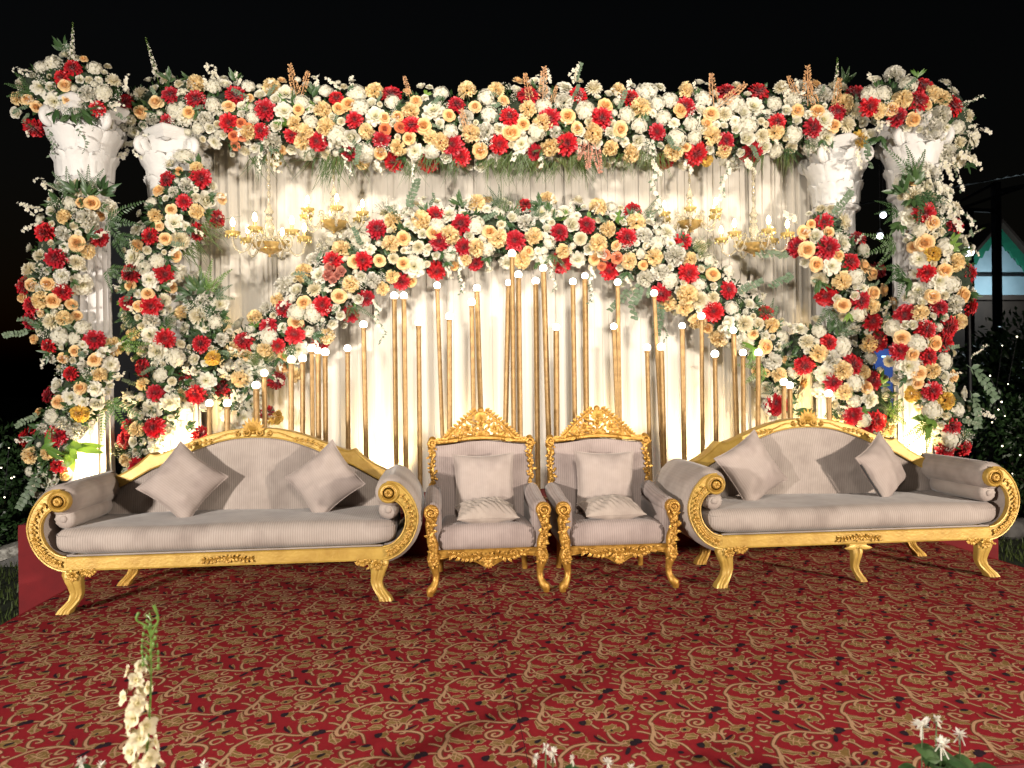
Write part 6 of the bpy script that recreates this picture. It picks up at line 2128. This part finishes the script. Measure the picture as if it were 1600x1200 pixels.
# steel canopy in front of the house
def canopy():
    Y = 7.5
    root = thing('steel_canopy', 'dark steel canopy frame with a sheet roof in front of the house', 'canopy', (P(1556, 600, Y).x, Y, GROUND), 0)
    lo = Vector((root.location.x, Y, GROUND))
    def post(px, top):
        p = P(px, top, Y)
        g = MB()
        g.box(Vector((p.x, Y, (p.z + GROUND) / 2)) - lo, (.11, .11, p.z - GROUND))
        g.build('post', 'night_wall', root, smooth=False)
    for px, top in ((1556, 285), (1513, 330), (1398, 330)):
        post(px, top)
    for a, b, w in (((1400, 360), (1600, 292), .05), ((1400, 322), (1560, 330), .06), ((1555, 300), (1640, 282), .07), ((1470, 330), (1556, 285), .05)):
        g = MB()
        g.bar(P(*a, Y) - lo, P(*b, Y) - lo, w)
        g.build('beam', 'night_wall', root, smooth=False)
    g = MB()
    rows = []
    a, b = P(1395, 322, Y), P(1680, 270, Y)
    for k in range(41):
        t = k / 40
        x, z = a.x + (b.x - a.x) * t, a.z + .05 + (b.z - a.z) * t
        rows.append([(x - lo.x, -0.6, z - lo.z + .02 * (k % 2)), (x - lo.x, 3.0, z - lo.z + .5 + .02 * (k % 2))])
    g.grid(rows)
    g.build('sheet_roof', 'grey_paint', root, smooth=False)
canopy()
for px, py, lb in ((1380, 336, 'upper small white pendant lamp between the two right columns'), (1375, 369, 'lower small white pendant lamp between the two right columns')):
    p = P(px, py, 7.0)
    root = thing('pendant_lamp', lb, 'lamp', p, 0, 'pendant lamps between the right columns')
    g = MB()
    g.sphere((0, 0, 0), 0.050, 8)
    g.build('lamp_bulb', 'pendant_light', root)
    g = MB()
    g.lathe([(0.03, 0.045), (0.06, 0.05), (0.035, 0.10), (0.01, 0.13)], 14)
    g.tube([(0, 0, 0.1), (0, 0, 1.2)], 0.006, 5)
    g.build('lamp_shade', 'shade_metal', root)
p = P(1513, 394, 5.5)
root = thing('globe_lamp', 'white globe lamp peeping out behind the farthest right garland', 'lamp', (p.x, 5.5, GROUND))
g = MB(); g.sphere((0, 0, p.z - GROUND), 0.075, 9); g.build('globe', 'pendant_light', root)
g = MB(); g.tube([(0, 0, 0), (0, 0, p.z - GROUND - .07)], [.04, .025], 8); g.build('lamp_post', 'shade_metal', root)
# blue glowing doorway seen between the right columns
pa, pb = P(1358, 545, 6.0), P(1402, 605, 6.0)
root = thing('glass_door', 'blue glowing glass door seen between the right columns', 'door', ((pa.x + pb.x) / 2, 6.0, GROUND))
hgt = pa.z - GROUND
g = MB(); g.box((0, 0.02, hgt / 2), (pb.x - pa.x, 0.02, hgt)); g.build('pane', 'blue_glow', root, smooth=False)
g = MB()
for s in (-1, 1):
    g.box((s * (pb.x - pa.x) / 2, 0, hgt / 2), (.07, .08, hgt + .08))
g.box((0, 0, hgt + .03), (pb.x - pa.x - .07, .08, .07)); g.box((0, 0, hgt * .8), (pb.x - pa.x - .07, .06, .05))
g.build('door_frame', 'shade_metal', root, smooth=False)
q = P(1381, 557, 5.9)
g = MB(); g.tube([(-.07, -.08, q.z - GROUND), (.07, -.08, q.z - GROUND)], .012, 6); g.build('light_tube', 'blue_line', root)
# dark building behind the left columns
root = thing('dark_building', 'dark panelled building seen between the left columns', 'building', (P(200, 600, 7).x, 7.0, GROUND))
g = MB(); g.box((0.9, 2.0, 2.2), (2.9, 4.0, 4.4)); g.build('wall', 'night_wall', root, smooth=False)
for k in range(5):
    g = MB(); g.box((-0.2 + k * 0.55, -.02, 1.15), (.45, .03, 2.0)); g.build('panel', 'night_wall', root, smooth=False)
for zz in (0.1, 2.25, 3.6):
    g = MB(); g.box((0.9, -.03, zz), (2.9, .06, .06)); g.build('rail', 'night_wall', root, smooth=False)
# patterned board lying on the grass at the left
pbd = PZ(17, 866, GROUND + .12)
root = thing('printed_board', 'pale patterned board propped on the grass at the far left', 'board', (pbd.x, pbd.y, GROUND))
g = MB(); g.rbox((-.28, -.10, 0.0), (.28, .10, .12), .012, 4); o = g.build('board', 'pale_board', root); o.rotation_euler = (0.1, -0.28, 0.25); o.location = (0, 0, .10)
g = MB(); g.box((0, 0, .06), (.3, .14, .12)); g.build('block', 'stone', root, smooth=False)
# stones beside the stage at the right
rr = random.Random(2)
for k, (px, py, lb) in enumerate(((1572, 826, 'pale stone on the grass just past the right sofa arm'), (1592, 822, 'smaller pale stone at the right picture edge'))):
    q = PZ(px, py + 14, GROUND)
    g = MB(); g.sphere((0, 0, .1), .19 - .04 * k, 8, (1.2, 1, .7))
    g.v = [tuple(c + rr.uniform(-.012, .012) for c in v) for v in g.v]
    o = g.build('stone', 'stone', None, loc=(q.x, q.y, GROUND)); tag(o, lb, 'stone', 'stones beside the stage')
# rough grass beside the stage
g = MB()
rr = random.Random(12)
for k in range(9000):
    if k % 2:
        x, y = rr.uniform(-5.2, -2.6), rr.uniform(-1.2, 4.0)
        if x > -3.2 and y > 1.1: continue
    else:
        x, y = rr.uniform(4.2, 7.5), rr.uniform(-0.5, 4.5)
        if x < 4.85 and y > 1.1: continue
    a = rr.uniform(0, 6.28)
    h = rr.uniform(.04, .10)
    w = .006
    dx, dy = math.cos(a), math.sin(a)
    g.add([(x - dx * w, y - dy * w, GROUND), (x + dx * w, y + dy * w, GROUND), (x + dy * h * .4, y - dx * h * .4, GROUND + h)], [(0, 1, 2)])
tag(g.build('grass', 'grass_leaf', None, auto=None), 'short rough grass beside the stage', 'grass', kind='stuff')
